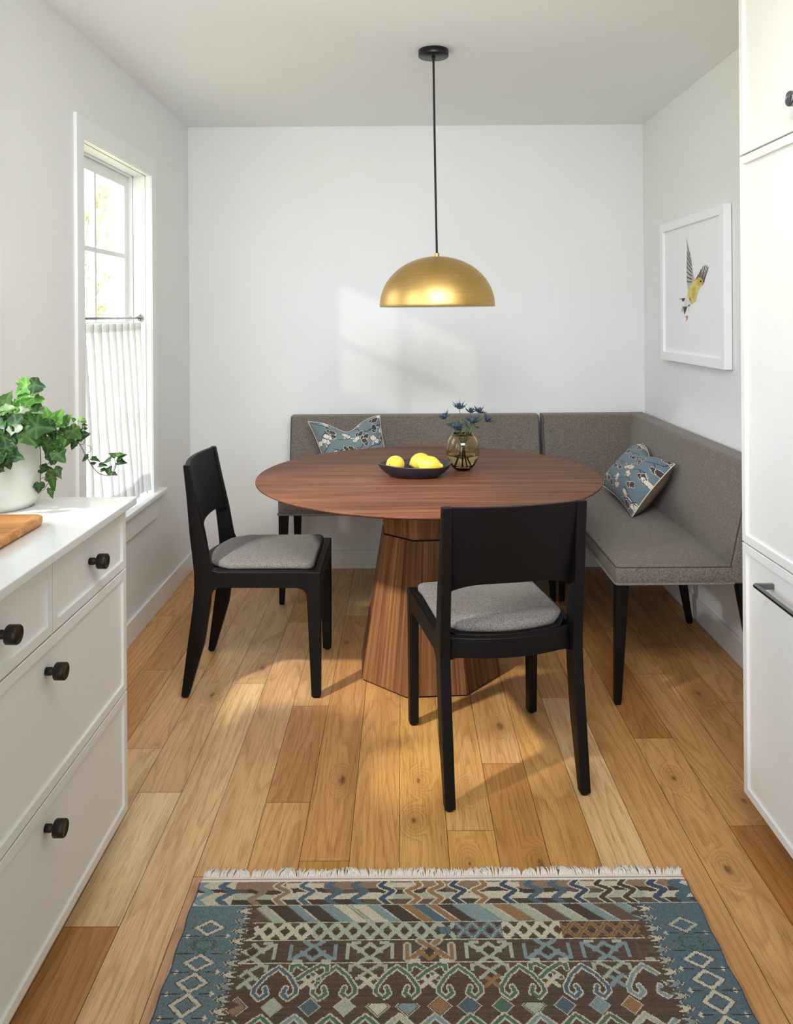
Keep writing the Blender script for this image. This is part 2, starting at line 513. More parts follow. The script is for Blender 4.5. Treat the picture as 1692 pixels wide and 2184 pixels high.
def floor():
    W, X0 = 0.128, -0.017
    cuts = {0: [], 1: [2.145], 2: [2.465], 3: [3.16], 4: [2.884], 5: [3.9], 6: [2.605, 3.75], 7: [2.156, 3.069], 8: [3.352, 1.2],
            9: [2.84], 10: [2.2, 3.6], 11: [3.0], -1: [1.3, 4.1], -2: [2.029, 3.678], -3: [2.274, 2.835], -4: [1.975, 3.609],
            -5: [3.014, 1.1], -6: [1.815, 2.327, 3.888], -7: [2.565, 1.5], -8: [3.134], -9: [2.6, 3.7], -10: [3.2]}
    tint = {(-6, 1): (222, 192, 148), (-6, 2): (206, 164, 116), (-6, 0): (186, 136, 84), (-6, 3): (200, 158, 108), (-5, 2): (200, 160, 112), (-5, 1): (216, 178, 130),
            (-4, 1): (210, 166, 118), (-4, 0): (200, 160, 124), (-3, 1): (192, 140, 92), (-3, 0): (208, 160, 106), (-3, 2): (206, 162, 112),
            (-2, 0): (190, 140, 72), (-2, 1): (196, 144, 90), (-2, 2): (206, 172, 120), (-1, 1): (202, 152, 92), (0, 0): (206, 158, 92), (1, 0): (208, 158, 88),
            (1, 1): (206, 158, 98), (2, 0): (184, 132, 74), (2, 1): (206, 160, 104), (3, 0): (198, 148, 86), (4, 0): (220, 180, 130),
            (5, 0): (198, 148, 92), (6, 0): (204, 154, 98), (6, 1): (180, 126, 72), (7, 1): (198, 148, 94), (7, 0): (176, 120, 64),
            (8, 1): (190, 140, 86), (9, 0): (194, 146, 94), (-7, 1): (214, 176, 132), (-7, 2): (206, 160, 110), (-8, 0): (196, 146, 92), (-8, 1): (190, 138, 84)}
    bm = nb()
    cl = bm.loops.layers.float_color.new('bcol'); ol = bm.loops.layers.float_color.new('boff')
    r = random.Random(3)
    for k in range(-10, 12):
        xa, xb = X0 + W * k, X0 + W * (k + 1)
        xa, xb = max(xa, XL), min(xb, XR)
        if xb - xa < 0.005: continue
        ys = [YF] + sorted(cuts.get(k, [])) + [YB]
        ys2 = [ys[0]]
        if ys[1] - ys[0] > 2.2: ys2.append(r.uniform(-0.6, 0.9))
        ys2 += ys[1:]
        shift = len(ys2) - len(ys)
        for j in range(len(ys2) - 1):
            c = tint.get((k, j - shift))
            if c is None:
                q = r.uniform(-14, 10); c = (200 + q, 150 + q, 94 + q)
            g = 0.0007
            a, b = ys2[j] + g, ys2[j + 1] - g
            vs = [bm.verts.new(p) for p in ((xa + g, a, 0), (xb - g, a, 0), (xb - g, b, 0), (xa + g, b, 0))]
            f = bm.faces.new(vs)
            off = (r.random(), r.random(), r.random(), 1)
            for l in f.loops: l[cl] = tuple(min(1, x * 1.12) for x in rgba(*c)); l[ol] = off
    vs = [bm.verts.new(p) for p in ((XL, YF, -0.003), (XR, YF, -0.003), (XR, YB, -0.003), (XL, YB, -0.003))]
    bm.faces.new(vs).material_index = 1
    o = obj('floor', bm, [M['floor'], M['dark_gap']])
    tag(o, kind='structure')
floor()
tag(obj('ceiling', boxes((XL - .16, XR + .12, YF, YB + .12, ZC, ZC + .1)), M['ceiling']), kind='structure')
tag(obj('wall_back', boxes((XL - .16, XR + .12, YB, YB + .12, -.1, ZC)), M['wall']), kind='structure')
tag(obj('wall_right', boxes((XR, XR + .12, YF, YB, -.1, ZC)), M['wall']), kind='structure')

W1 = (2.911, 3.700, 0.574, 2.055)      # window seen in the photo
W2 = (0.15, 2.235, 1.06, 2.22)         # window over the worktop, added outside the frame to let light in
def wall_left():
    bm = nb(); xo = XL - .16
    ys = [YF, W2[0], W2[1], W1[0], W1[1], YB]
    for a, b, w in ((YF, W2[0], None), (W2[0], W2[1], W2), (W2[1], W1[0], None), (W1[0], W1[1], W1), (W1[1], YB, None)):
        if w is None: box(bm, xo, XL, a, b, -.1, ZC)
        else:
            box(bm, xo, XL, a, b, -.1, w[2] - .02); box(bm, xo, XL, a, b, w[3], ZC)
    tag(obj('wall_left', bm, M['wall']), kind='structure')
wall_left()

tag(obj('light_block_wall', boxes((-.25, XR, YF - .1, YF, -.1, ZC)), M['wall']), kind='structure')  # unseen wall stub added to keep light from behind off the left drawers

def base(name, *bs):
    tag(obj(name, boxes(*bs), M['trim'], bevel=.002, bseg=1), kind='structure')
base('baseboard_left', (XL, XL + .014, 2.0, YB - .014, 0, .100))
base('baseboard_back', (XL, XR, YB - .014, YB, 0, .100))
base('baseboard_right', (XR - .014, XR, 2.17, YB - .014, 0, .100))

def part(name, bm, mat, parent, **kw):
    o = obj(name, bm, mat, parent, **kw)
    o.location = -Vector(parent.location)
    return o

def window(name, w, muntins=True, near_case=True):
    y0, y1, z0, z1 = w
    root = empty(name, (XL, (y0 + y1) / 2, z0)); tag(root, kind='structure')
    xf = XL + .014
    cw, hw = .064, .079
    part('casing', boxes((XL, xf, y0 - cw, y0, z0, z1 + hw), (XL, xf, y1, y1 + cw, z0, z1 + hw), (XL, xf, y0, y1, z1, z1 + hw)), M['trim'], root, bevel=.0015, bseg=1)
    g = .004
    jb = []
    for xa, xb, s in ((XL + .008, XL - .015, .003), (XL - .018, XL - .072, .006), (XL - .075, XL - .155, .010)):
        jb += [(xb, xa, y0 - .001, y0 + s, z0, z1), (xb, xa, y1 - s, y1 + .001, z0, z1), (xb, xa, y0, y1, z1 - s, z1 + .001)]
    part('jamb', boxes(*jb), M['trim'], root)
    part('stool', boxes((XL - .155, XL + .042, y0, y1, z0 - .02, z0), (XL, XL + .042, y0 - .11, y0, z0 - .02, z0), (XL, XL + .042, y1, y1 + .125, z0 - .02, z0)), M['trim'], root, bevel=.002, bseg=1)
    part('apron', boxes((XL, xf, y0 - .06, y1 + .06, z0 - .125, z0 - .02)), M['trim'], root, bevel=.0015, bseg=1)
    def sash(xa, xb, za, zb, mun, top, bot):
        st = .042
        s = part('sash', boxes((xb, xa, y0 + .01, y0 + .01 + st, za, zb), (xb, xa, y1 - .01 - st, y1 - .01, za, zb),
                               (xb, xa, y0 + .01 + st, y1 - .01 - st, zb - top, zb), (xb, xa, y0 + .01 + st, y1 - .01 - st, za, za + bot)), M['trim'], root, bevel=.002, bseg=1)
        if mun:
            ym, zm = (y0 + y1) / 2, (za + bot + zb - top) / 2 - .01
            mb = boxes((xb + .004, xa - .003, ym - .010, ym + .010, za + bot, zb - top), (xb + .004, xa - .003, y0 + .052, ym - .010, zm - .010, zm + .010),
                       (xb + .004, xa - .003, ym + .010, y1 - .052, zm - .010, zm + .010))
            m = obj('muntin', mb, M['trim'], s)
        gm = nb(); xm = (xa + xb) / 2
        v = [gm.verts.new(p) for p in ((xm, y0 + .045, za + bot * .8), (xm, y1 - .045, za + bot * .8), (xm, y1 - .045, zb - top * .8), (xm, y0 + .045, zb - top * .8))]
        gm.faces.new(v)
        obj('pane', gm, M['pane'], s)
    if muntins:
        sash(XL - .096, XL - .124, 1.345, z1 - .01, True, .050, .030)
        sash(XL - .126, XL - .152, z0, 1.378, True, .030, .06)
    else:
        sash(XL - .096, XL - .124, z0, z1 - .01, False, .045, .05)
window('window_1', W1)
window('added_window', W2, muntins=False)

# --- cafe curtain and its rod
def curtain():
    y0, y1 = W1[0] + .02, W1[1] - .02
    rod = empty('curtain_rod', (XL - .040, (y0 + y1) / 2, 1.39))
    tag(rod, 'thin steel curtain rod with rings across the left window', 'curtain rod')
    bm = nb(); tube(bm, [(XL - .040, W1[0] + .012, 1.39), (XL - .040, W1[1] - .012, 1.39)], .0048, 10)
    part('pole', bm, M['steel'], rod, smooth=True)
    for y in (W1[0] + .010, W1[1] - .010):
        bm = nb(); s = 1 if y < 3.3 else -1
        lathe(bm, [(0, -.000), (.014, 0), (.014, s * .004), (.008, s * .008), (.008, s * .018), (0, s * .018)], 20, (XL - .040, y, 1.39), axis='Y')
        for dz in (.012, -.012):
            lathe(bm, [(0, 0), (.003, 0), (.003, s * .006), (0, s * .006)], 10, (XL - .040, y, 1.39 + dz * 1.5), axis='Y')
        part('bracket', bm, M['steel'], rod)
    n = 9
    for i in range(n):
        y = y0 + (i + .5) / n * (y1 - y0)
        bm = nb()
        pts = [(XL - .040 + .001 * math.sin(a), y + .0085 * math.sin(a), 1.386 + .0115 * math.cos(a)) for a in np.linspace(-PI * .8, PI * .8, 18)]
        tube(bm, pts, .0011, 6)
        part('ring', bm, M['steel'], rod)
    cur = empty('cafe_curtain', (XL - .040, (y0 + y1) / 2, .6))
    tag(cur, 'sheer white linen cafe curtain covering the lower half of the left window', 'curtain')
    NY, NZ = 270, 60
    def P(u, t):            # t=0 top
        drift = .040 * t ** 1.1
        ph = u * n + .22 * math.sin(2.2 * t + u * 3) + .12 * math.sin(5 * t + u * 11) * t
        k, q = math.floor(ph), ph % 1.0
        fold = .34 * (1 - .25 * t)                      # knife pleats: the cloth doubles back under itself
        if q < .68: yy = k + q / .68 * (1 + fold); xx = q / .68
        else: yy = k + 1 + fold * (1 - (q - .68) / .32); xx = 1 - (q - .68) / .32
        y = y0 + (y1 - y0) * yy / (n + fold) + .035 * t * math.sin(PI * min(1, u * 1.1)) * .8
        x = XL - .046 + drift + .020 * (xx - .5) + .006 * math.sin(u * 17 + t * 3) * t
        z = 1.368 - t * (1.368 - .588) + .010 * math.sin(u * 9) * t
        return (x, y, z)
    bm = nb()
    vs = [[bm.verts.new(P(i / NY, j / NZ)) for i in range(NY + 1)] for j in range(NZ + 1)]
    for j in range(NZ):
        for i in range(NY):
            f = bm.faces.new((vs[j][i], vs[j][i + 1], vs[j + 1][i + 1], vs[j + 1][i])); f.smooth = True
    part('panel', bm, M['curtain'], cur, smooth=True)
    bm = nb()
    vs = [[bm.verts.new(Vector(P(i / NY, t)) + Vector((.0012, 0, 0))) for i in range(NY + 1)] for t in (0.0, .02, .045)]
    for j in range(2):
        for i in range(NY):
            bm.faces.new((vs[j][i], vs[j][i + 1], vs[j + 1][i + 1], vs[j + 1][i]))
    part('heading', bm, M['curtain'], cur, smooth=True)
    bm = nb()
    vs = [[bm.verts.new(Vector(P(i / NY, t)) + Vector((.0012, 0, 0))) for i in range(NY + 1)] for t in (.9, .95, 1)]
    for j in range(2):
        for i in range(NY):
            bm.faces.new((vs[j][i], vs[j][i + 1], vs[j + 1][i + 1], vs[j + 1][i]))
    part('hem', bm, M['curtain'], cur, smooth=True)
curtain()

# ------------------------------------------------------------------ cabinets
def shaker(xf, d, y0, y1, z0, z1, fw=.022, rec=.0065, t=.02):
    """slim framed front lying in the plane x=xf, facing d (+1/-1)"""
    bm = nb()
    def ring(x, e): return [bm.verts.new(p) for p in ((x, y0 + e, z0 + e), (x, y1 - e, z0 + e), (x, y1 - e, z1 - e), (x, y0 + e, z1 - e))]
    c = .0012
    B = ring(xf - d * t, 0); A0 = ring(xf - d * c, 0); A = ring(xf, c); I = ring(xf, fw); R = ring(xf - d * rec, fw + .001)
    for a, b in ((B, A0), (A0, A), (A, I), (I, R)):
        for i in range(4):
            bm.faces.new((a[i], a[(i + 1) % 4], b[(i + 1) % 4], b[i]))
    bm.faces.new(R); bm.faces.new(B[::-1])
    return bm

def knob(parent, xf, d, y, z, mat, name='knob'):
    bm = nb()
    prof = [(0, 0), (.0085, 0), (.0085, .012), (.0065, .015), (.0065, .0185), (.0165, .020), (.0178, .0215), (.0178, .040), (.0166, .042), (.0150, .042), (.0146, .0412), (0, .0412)]
    lathe(bm, [(r, d * h) for r, h in prof], 36, (xf, y, z), axis='X')
    o = obj(name, bm, mat, parent)
    return o

def base_cabinet():
    root = empty('base_cabinet', (-.96, 1.2, 0))
    tag(root, 'pale grey base cabinet with slim framed drawer fronts and dark round knobs', 'cabinet')
    xf = -.737
    part('body', boxes((XL + .002, xf - .022, .345, 2.103, .09, .893)), M['cab_grey'], root, bevel=.001, bseg=1)
    part('plinth', boxes((XL + .016, xf - .085, .345, 2.06, .0, .09)), M['cab_grey'], root)
    def front(y0, y1, z0, z1, ky, kz):
        f = part('drawer', shaker(xf, 1, y0, y1, z0, z1), M['cab_grey'], root)
        if ky is not None: knob(f, xf - .0065, 1, ky, kz, M['bronze'])
    front(1.667, 2.105, .733, .888, 1.876, .818)
    front(1.227, 1.663, .733, .888, 1.445, .818)
    front(1.227, 2.105, .409, .729, 1.644, .662)
    front(1.227, 2.105, .090, .405, 1.636, .342)
    for a, b in ((.787, 1.223), (.347, .783)):
        f = part('door', shaker(xf, 1, a, b, .090, .888), M['cab_grey'], root)
        knob(f, xf - .0065, 1, a + .05, .80, M['bronze'])
    return root
base_cabinet()
tag(obj('countertop', boxes((XL + .001, -.714, .335, 2.125, .894, .914)), M['quartz'], bevel=.0025, bseg=2), 'glossy white stone worktop on the left drawer cabinet', 'countertop')

def tall_cabinet():
    root = empty('tall_cabinet', (1.13, 1.5, 0))
    tag(root, 'tall off-white cabinet with stacked framed door fronts at the right edge', 'cabinet')
    xf, y0, y1 = .923, 1.40, 2.163
    part('body', boxes((xf + .022, XR - .002, .63, y1 - .006, .09, ZC - .002)), M['cab_grey'], root, bevel=.001, bseg=1)
    part('plinth', boxes((xf + .085, XR - .016, .63, y1 - .05, 0, .09)), M['cab_grey'], root)
    d1 = part('door', shaker(xf, -1, y0, y1, 1.822, ZC - .01), M['cab_grey'], root)
    knob(d1, xf + .0065, -1, 1.815, 1.884, M['graphite'])
    part('door', shaker(xf, -1, y0, y1, .774, 1.818), M['cab_grey'], root)
    dr = part('drawer', shaker(xf, -1, y0, y1, .090, .770), M['cab_grey'], root)
    bm = nb()
    xb = xf - .036
    tube(bm, [(xb, 2.003, .706), (xb, 1.55, .706)], .0062, 14)
    for y in (1.996, 1.558):
        box(bm, xb, xf + .0068, y - .006, y + .006, .699, .713)
    obj('handle', bm, M['graphite'], dr, bevel=.0012, bseg=2)
    for a, z0, z1 in ((.635, 1.822, ZC - .01), (.635, .09, 1.818)):
        part('door', shaker(xf, -1, a, y0 - .004, z0, z1), M['cab_grey'], root)
tall_cabinet()
# ------------------------------------------------------------------ pedestal table
TX, TY = .098, 3.158
def table():
    root = empty('dining_table', (TX, TY, 0))
    tag(root, 'large round walnut dining table on a faceted tapering pedestal', 'table')
    R = .676
    bm = nb()
    lathe(bm, [(0, .762), (R - .004, .762), (R - .0015, .7612), (R, .7595)], 160)
    part_l = lambda n, b, m, p, **k: obj(n, b, m, p, **k)
    lathe(bm, [(R, .7595), (R, .7555), (R - .002, .7545), (R - .045, .741), (R - .09, .735), (0, .735)], 160, mi=1)
    bmesh.ops.remove_doubles(bm, verts=bm.verts, dist=1e-5)
    top = obj('tabletop', bm, [M['walnut_top'], M['walnut_edge']], root)
    rot = math.radians(3.6)
    def octo(r, z): return [Vector((r * math.cos(rot + PI / 8 + k * PI / 4), r * math.sin(rot + PI / 8 + k * PI / 4), z)) for k in range(8)]
    rr = random.Random(5)
    def faceted(name, r0, z0, r1, z1, ns):
        bm = nb(); cl = bm.loops.layers.float_color.new('strip'); gl = bm.loops.layers.float_color.new('guv')
        A, B = octo(r0, z0), octo(r1, z1)
        for k in range(8):
            a0, a1, b0, b1 = A[k], A[(k + 1) % 8], B[k], B[(k + 1) % 8]
            cuts = [0] + sorted(rr.uniform(.08, .92) for _ in range(ns - 1)) + [1]
            for i in range(ns):
                s, e = cuts[i], cuts[i + 1]
                f = bm.faces.new([bm.verts.new(p) for p in (a0.lerp(a1, s), a0.lerp(a1, e), b0.lerp(b1, e), b0.lerp(b1, s))])
                q = rr.uniform(.78, 1.12)
                q2 = q * rr.uniform(.98, 1.0); wd = (a1 - a0).length; ov = rr.random() * .5
                for l, (uu, vv) in zip(f.loops, ((s, 0), (e, 0), (e, 1), (s, 1))):
                    l[cl] = (q, q2, q * .98, 1); l[gl] = (uu * wd + k * .7, vv * (z1 - z0) + ov, k * .31 + i * .17, 1)
        for ring, rev in ((A, True), (B, False)):
            f = bm.faces.new([bm.verts.new(p) for p in (ring[::-1] if rev else ring)])
            for l in f.loops: l[cl] = (.8, .8, .8, 1)
        bmesh.ops.remove_doubles(bm, verts=bm.verts, dist=1e-6)
        return obj(name, bm, M['walnut_base'], root)
    faceted('pedestal', .290, .007, .194, .545, 5)
    faceted('collar', .192, .551, .207, .735, 2)
    bm = nb(); loft(bm, [octo(.284, 0), octo(.284, .007)]); obj('plinth', bm, M['dark_gap'], root)
    bm = nb(); loft(bm, [octo(.186, .545), octo(.186, .551)]); obj('shadow_gap', bm, M['dark_gap'], root)
table()

# ------------------------------------------------------------------ padded cushions from an outline
def pad(outline, z0, z1, crown, edge=.008):
    """rounded upholstered pad over a convex outline [(x,y)]"""
    bm = nb()
    n = len(outline)
    cx = sum(p[0] for p in outline) / n; cy = sum(p[1] for p in outline) / n
    def inset(d):
        out = []
        for i in range(n):
            a, b, c = Vector(outline[i - 1]), Vector(outline[i]), Vector(outline[(i + 1) % n])
            t = (c - a).normalized(); nn = Vector((t.y, -t.x))
            if nn.dot(Vector((cx, cy)) - b) < 0: nn = -nn
            out.append(b + nn * d)
        return out
    rings = []
    e = edge
    for d, z in ((e * .3, z0), (0, z0 + e * .5), (0, z1 - e), (e * .25, z1 - e * .35), (e, z1)):
        rings.append([Vector((p.x, p.y, z)) for p in inset(d)])
    last = inset(e)
    for s, h in ((.93, .25), (.82, .52), (.65, .78), (.4, .95), (.15, 1.0)):
        rings.append([Vector((cx + (p.x - cx) * s, cy + (p.y - cy) * s, z1 + crown * h)) for p in last])
    loft(bm, rings, True)
    return bm

def rrect(x0, x1, y0, y1, r, n=5, per=6):
    pts = []
    for cxx, cyy, a0 in ((x1 - r, y1 - r, 0), (x0 + r, y1 - r, 90), (x0 + r, y0 + r, 180), (x1 - r, y0 + r, 270)):
        for k in range(n + 1):
            a = math.radians(a0 + 90 * k / n)
            pts.append((cxx + r * math.cos(a), cyy + r * math.sin(a)))
    out = []
    for i in range(len(pts)):
        a, b = Vector(pts[i]), Vector(pts[(i + 1) % len(pts)])
        m = max(1, int((b - a).length / .05))
        for k in range(m): out.append(tuple(a.lerp(b, k / m)))
    return out

# ------------------------------------------------------------------ dining chair (local: +x forward)
def chair():
    root = empty('dining_chair')
    W = M['dark_wood']
    back = [(0.006, -.256, -.228), (.20, -.230, -.170), (.34, -.210, -.148), (.405, -.205, -.142), (.462, -.206, -.142), (.53, -.213, -.155), (.60, -.221, -.167), (.73, -.231, -.196), (.852, -.243, -.221)]
    def side(bm, prof, y0, y1, y0t=None, y1t=None):
        rings = []
        for z, a, b in prof:
            rings.append([(a, y0, z), (b, y0, z), (b, y1, z), (a, y1, z)])
        vs = [[bm.verts.new(p) for p in r] for r in rings]
        for k in range(len(vs) - 1):
            for i in range(4): bm.faces.new((vs[k][i], vs[k][(i + 1) % 4], vs[k + 1][(i + 1) % 4], vs[k + 1][i]))
        bm.faces.new(vs[0][::-1]); bm.faces.new(vs[-1])
        return bm
    def glide(leg, x, y):
        bm = nb(); lathe(bm, [(0, 0), (.010, 0), (.011, .002), (.011, .0062), (0, .0062)], 16, (x, y, 0)); obj('glide', bm, M['rubber'], leg)
    for s in (-1, 1):
        ya, yb = sorted((s * .186, s * .217))
        l = obj('leg', side(nb(), back, ya, yb), W, root, bevel=.004, bseg=2); glide(l, -.242, s * .2015)
        ya, yb = sorted((s * .195, s * .226))
        front = [(.006, .222, .256), (.20, .214, .258), (.36, .208, .258), (.405, .206, .258), (.462, .206, .258)]
        l = obj('leg', side(nb(), front, ya, yb), W, root, bevel=.004, bseg=2); glide(l, .239, s * .2105)
        # side rail, filleted into the legs
        prof = [(-.150, .345), (-.146, .372), (-.135, .392), (-.115, .403), (.170, .403), (.192, .397), (.206, .380), (.2085, .35), (.235, .35), (.235, .4615), (-.118, .4615), (-.138, .468), (-.149, .49), (-.175, .49), (-.175, .345)]
        bm = nb()
        y_in_b, y_in_f = s * .190, s * .1955
        yo_b, yo_f = s * .2165, s * .2255
        lerp = lambda x, a, b: a + (b - a) * (x + .15) / .385
        A = [bm.verts.new((x, lerp(x, y_in_b, y_in_f), z)) for x, z in prof]
        B = [bm.verts.new((x, lerp(x, yo_b, yo_f), z)) for x, z in prof]
        nP = len(prof)
        for i in range(nP): bm.faces.new((A[i], A[(i + 1) % nP], B[(i + 1) % nP], B[i]))
        bm.faces.new(A[::-1]); bm.faces.new(B)
        obj('side_rail', bm, W, root, bevel=.003, bseg=2)
    # front rail with filleted ends
    prof = [(-.205, .345), (-.197, .345), (-.195, .375), (-.182, .396), (-.16, .403), (.16, .403), (.182, .396), (.195, .375), (.197, .345), (.205, .345), (.205, .4612), (-.205, .4612)]
    bm = nb(); prism(bm, [(.228, y, z) for y, z in prof], (.029, 0, 0)); obj('front_rail', bm, W, root, bevel=.003, bseg=2)
    # rear rail bowed backwards
    bm = nb(); rings = []
    for k in range(17):
        u = -1 + 2 * k / 16; y = u * .190; b = .040 * (1 - u * u)
        dz = .012 * max(0, (abs(u) - .8) / .2) ** 2 * -1
        rings.append([(-.180 - b, y, .403 + dz), (-.152 - b, y, .403 + dz), (-.152 - b, y, .4612), (-.180 - b, y, .4612)])
    vs = [[bm.verts.new(p) for p in r] for r in rings]
    for k in range(16):
        for i in range(4): bm.faces.new((vs[k][i], vs[k + 1][i], vs[k + 1][(i + 1) % 4], vs[k][(i + 1) % 4]))
    bm.faces.new(vs[0]); bm.faces.new(vs[-1][::-1])
    obj('rear_rail', bm, W, root, bevel=.003, bseg=2)
    # seat board and cushion share the bowed plan
    def plan(e):
        pts = [(.252 - e, -.215 + e), (.252 - e, .215 - e)]
        pts = []
        r = .03
        for a in np.linspace(-90, 0, 5): pts.append((.250 - e - r + r * math.cos(math.radians(a)), -.219 + e + r + r * math.sin(math.radians(a))))
        m = pts[-1]
        for yy in np.linspace(-.16, .16, 9)[1:-1]: pts.append((.250 - e, yy))
        for a in np.linspace(0, 90, 5): pts.append((.250 - e - r + r * math.cos(math.radians(a)), .219 - e - r + r * math.sin(math.radians(a))))
        for xx in np.linspace(.2, -.08, 8)[1:]: pts.append((xx, .214 - e))
        for u in np.linspace(1, -1, 15):
            y = u * (.190 - e); xb = -.160 - .040 * (1 - u * u) + e
            if abs(u) > .99: xb = -.12
            pts.append((xb, y))
        for xx in np.linspace(-.08, .2, 8)[:-1]: pts.append((xx, -.214 + e))
        return pts
    P0 = plan(.004)
    bm = nb(); prism(bm, [(x, y, .440) for x, y in P0], (0, 0, .0235)); obj('seat_board', bm, W, root, bevel=.0025, bseg=2)
    obj('cushion', pad(plan(.019), .463, .487, .012, .012), M['seat'], root, smooth=True)
    # bowed backrest panel with a shallow arch along its lower edge
    bm = nb(); NU, NV = 24, 10
    F_, B_ = [], []
    for j in range(NV + 1):
        fr, bk = [], []
        for i in range(NU + 1):
            u = -1 + 2 * i / NU; v = j / NV
            zl = .590 + .028 * (1 - abs(u) ** 4)
            z = zl + (.851 - zl) * v
            xe = np.interp(z, [.53, .60, .73, .852], [-.160, -.172, -.201, -.226])
            b = .026 * (1 - u * u)
            fr.append(bm.verts.new((xe - b, u * .1885, z))); bk.append(bm.verts.new((xe - b - .015, u * .1885, z)))
        F_.append(fr); B_.append(bk)
    for j in range(NV):
        for i in range(NU):
            f = bm.faces.new((F_[j][i], F_[j][i + 1], F_[j + 1][i + 1], F_[j + 1][i])); f.smooth = True
            f = bm.faces.new((B_[j][i], B_[j + 1][i], B_[j + 1][i + 1], B_[j][i + 1])); f.smooth = True
    for i in range(NU):
        bm.faces.new((F_[0][i], B_[0][i], B_[0][i + 1], F_[0][i + 1])); bm.faces.new((F_[NV][i], F_[NV][i + 1], B_[NV][i + 1], B_[NV][i]))
    for j in range(NV):
        bm.faces.new((F_[j][0], F_[j + 1][0], B_[j + 1][0], B_[j][0])); bm.faces.new((F_[j][NU], B_[j][NU], B_[j + 1][NU], F_[j + 1][NU]))
    obj('backrest', bm, W, root, bevel=.002, bseg=2)
    return root

def copy_tree(o, parent=None):
    c = o.copy(); COL.objects.link(c); c.parent = parent
    for ch in list(o.children): copy_tree(ch, c)
    return c
ch1 = chair()
ch2 = copy_tree(ch1)
ch1.location = (-.562, 3.112, 0); ch1.rotation_euler = (0, 0, 0)
tag(ch1, 'black wooden chair with grey seat seen side-on by the left wall', 'chair', 'dining chairs at the round table')
ch2.location = (.279, 2.508, 0); ch2.rotation_euler = (0, 0, math.radians(100.3))
tag(ch2, 'black wooden chair with grey seat in front of the table, its back to us', 'chair', 'dining chairs at the round table')

# ------------------------------------------------------------------ banquette benches
def taper_leg(x, y, z1, fx=0.0, fy=0.0, top=.046, bot=.025, ax=0, ay=0):
    """square tapering leg; ax, ay in -1..1 say which face stays upright"""
    bm = nb()
    d = (top - bot) / 2
    cx, cy = x + ax * d + fx, y + ay * d + fy
    t, b = top / 2, bot / 2
    R = [[(cx - b * .8, cy - b * .8, 0), (cx + b * .8, cy - b * .8, 0), (cx + b * .8, cy + b * .8, 0), (cx - b * .8, cy + b * .8, 0)],
         [(cx - b, cy - b, .012), (cx + b, cy - b, .012), (cx + b, cy + b, .012), (cx - b, cy + b, .012)],
         [(x - t, y - t, z1), (x + t, y - t, z1), (x + t, y + t, z1), (x - t, y + t, z1)]]
    vs = [[bm.verts.new(p) for p in r] for r in R]
    for k in range(2):
        for i in range(4): bm.faces.new((vs[k][i], vs[k][(i + 1) % 4], vs[k + 1][(i + 1) % 4], vs[k + 1][i]))
    bm.faces.new(vs[0][::-1]); bm.faces.new(vs[-1])
    return bm

ZS0, ZS1, ZBK = .433, .498, .854
def seat_block(root, x0, x1, y0, y1):
    out = rrect(x0, x1, y0, y1, .012, 4)
    s = part('seat', pad(out, ZS0, ZS1, .014, .010), M['bench'], root, smooth=True)
    for z, r, e in ((ZS0 + .003, .0042, .0015), (ZS1 - .003, .0018, -.0010)):
        o2 = rrect(x0 - e, x1 + e, y0 - e, y1 + e, .012, 4)
        bm = nb(); tube(bm, [(x, y, z) for x, y in o2] + [(o2[0][0], o2[0][1], z)], r, 7, cap=False)
        w = obj('welt' if z < ZS0 + .01 else 'seam', bm, M['welt'] if z < ZS0 + .01 else M['seam'], s, smooth=True)

def back_block(root, prof, vec):
    bm = nb(); prism(bm, prof, vec)
    b = part('backrest', bm, M['bench'], root, bevel=.012, bseg=3)
    for p in (Vector((0, 0, 0)), Vector(vec)):
        pts = [Vector(q) + p * (.9985 if p.length else 1) for q in prof]
        s = Vector(vec).normalized() * (.004 if not p.length else -.004)
        path = [pts[4] + s, pts[0] + s, pts[1] + s, pts[2] + s]
        bm = nb(); tube(bm, [path[0], path[1], path[2] + Vector((0, 0, -.004)), path[3] + Vector((0, 0, -.004))], .0022, 6)
        obj('seam', bm, M['seam'], b, smooth=True)

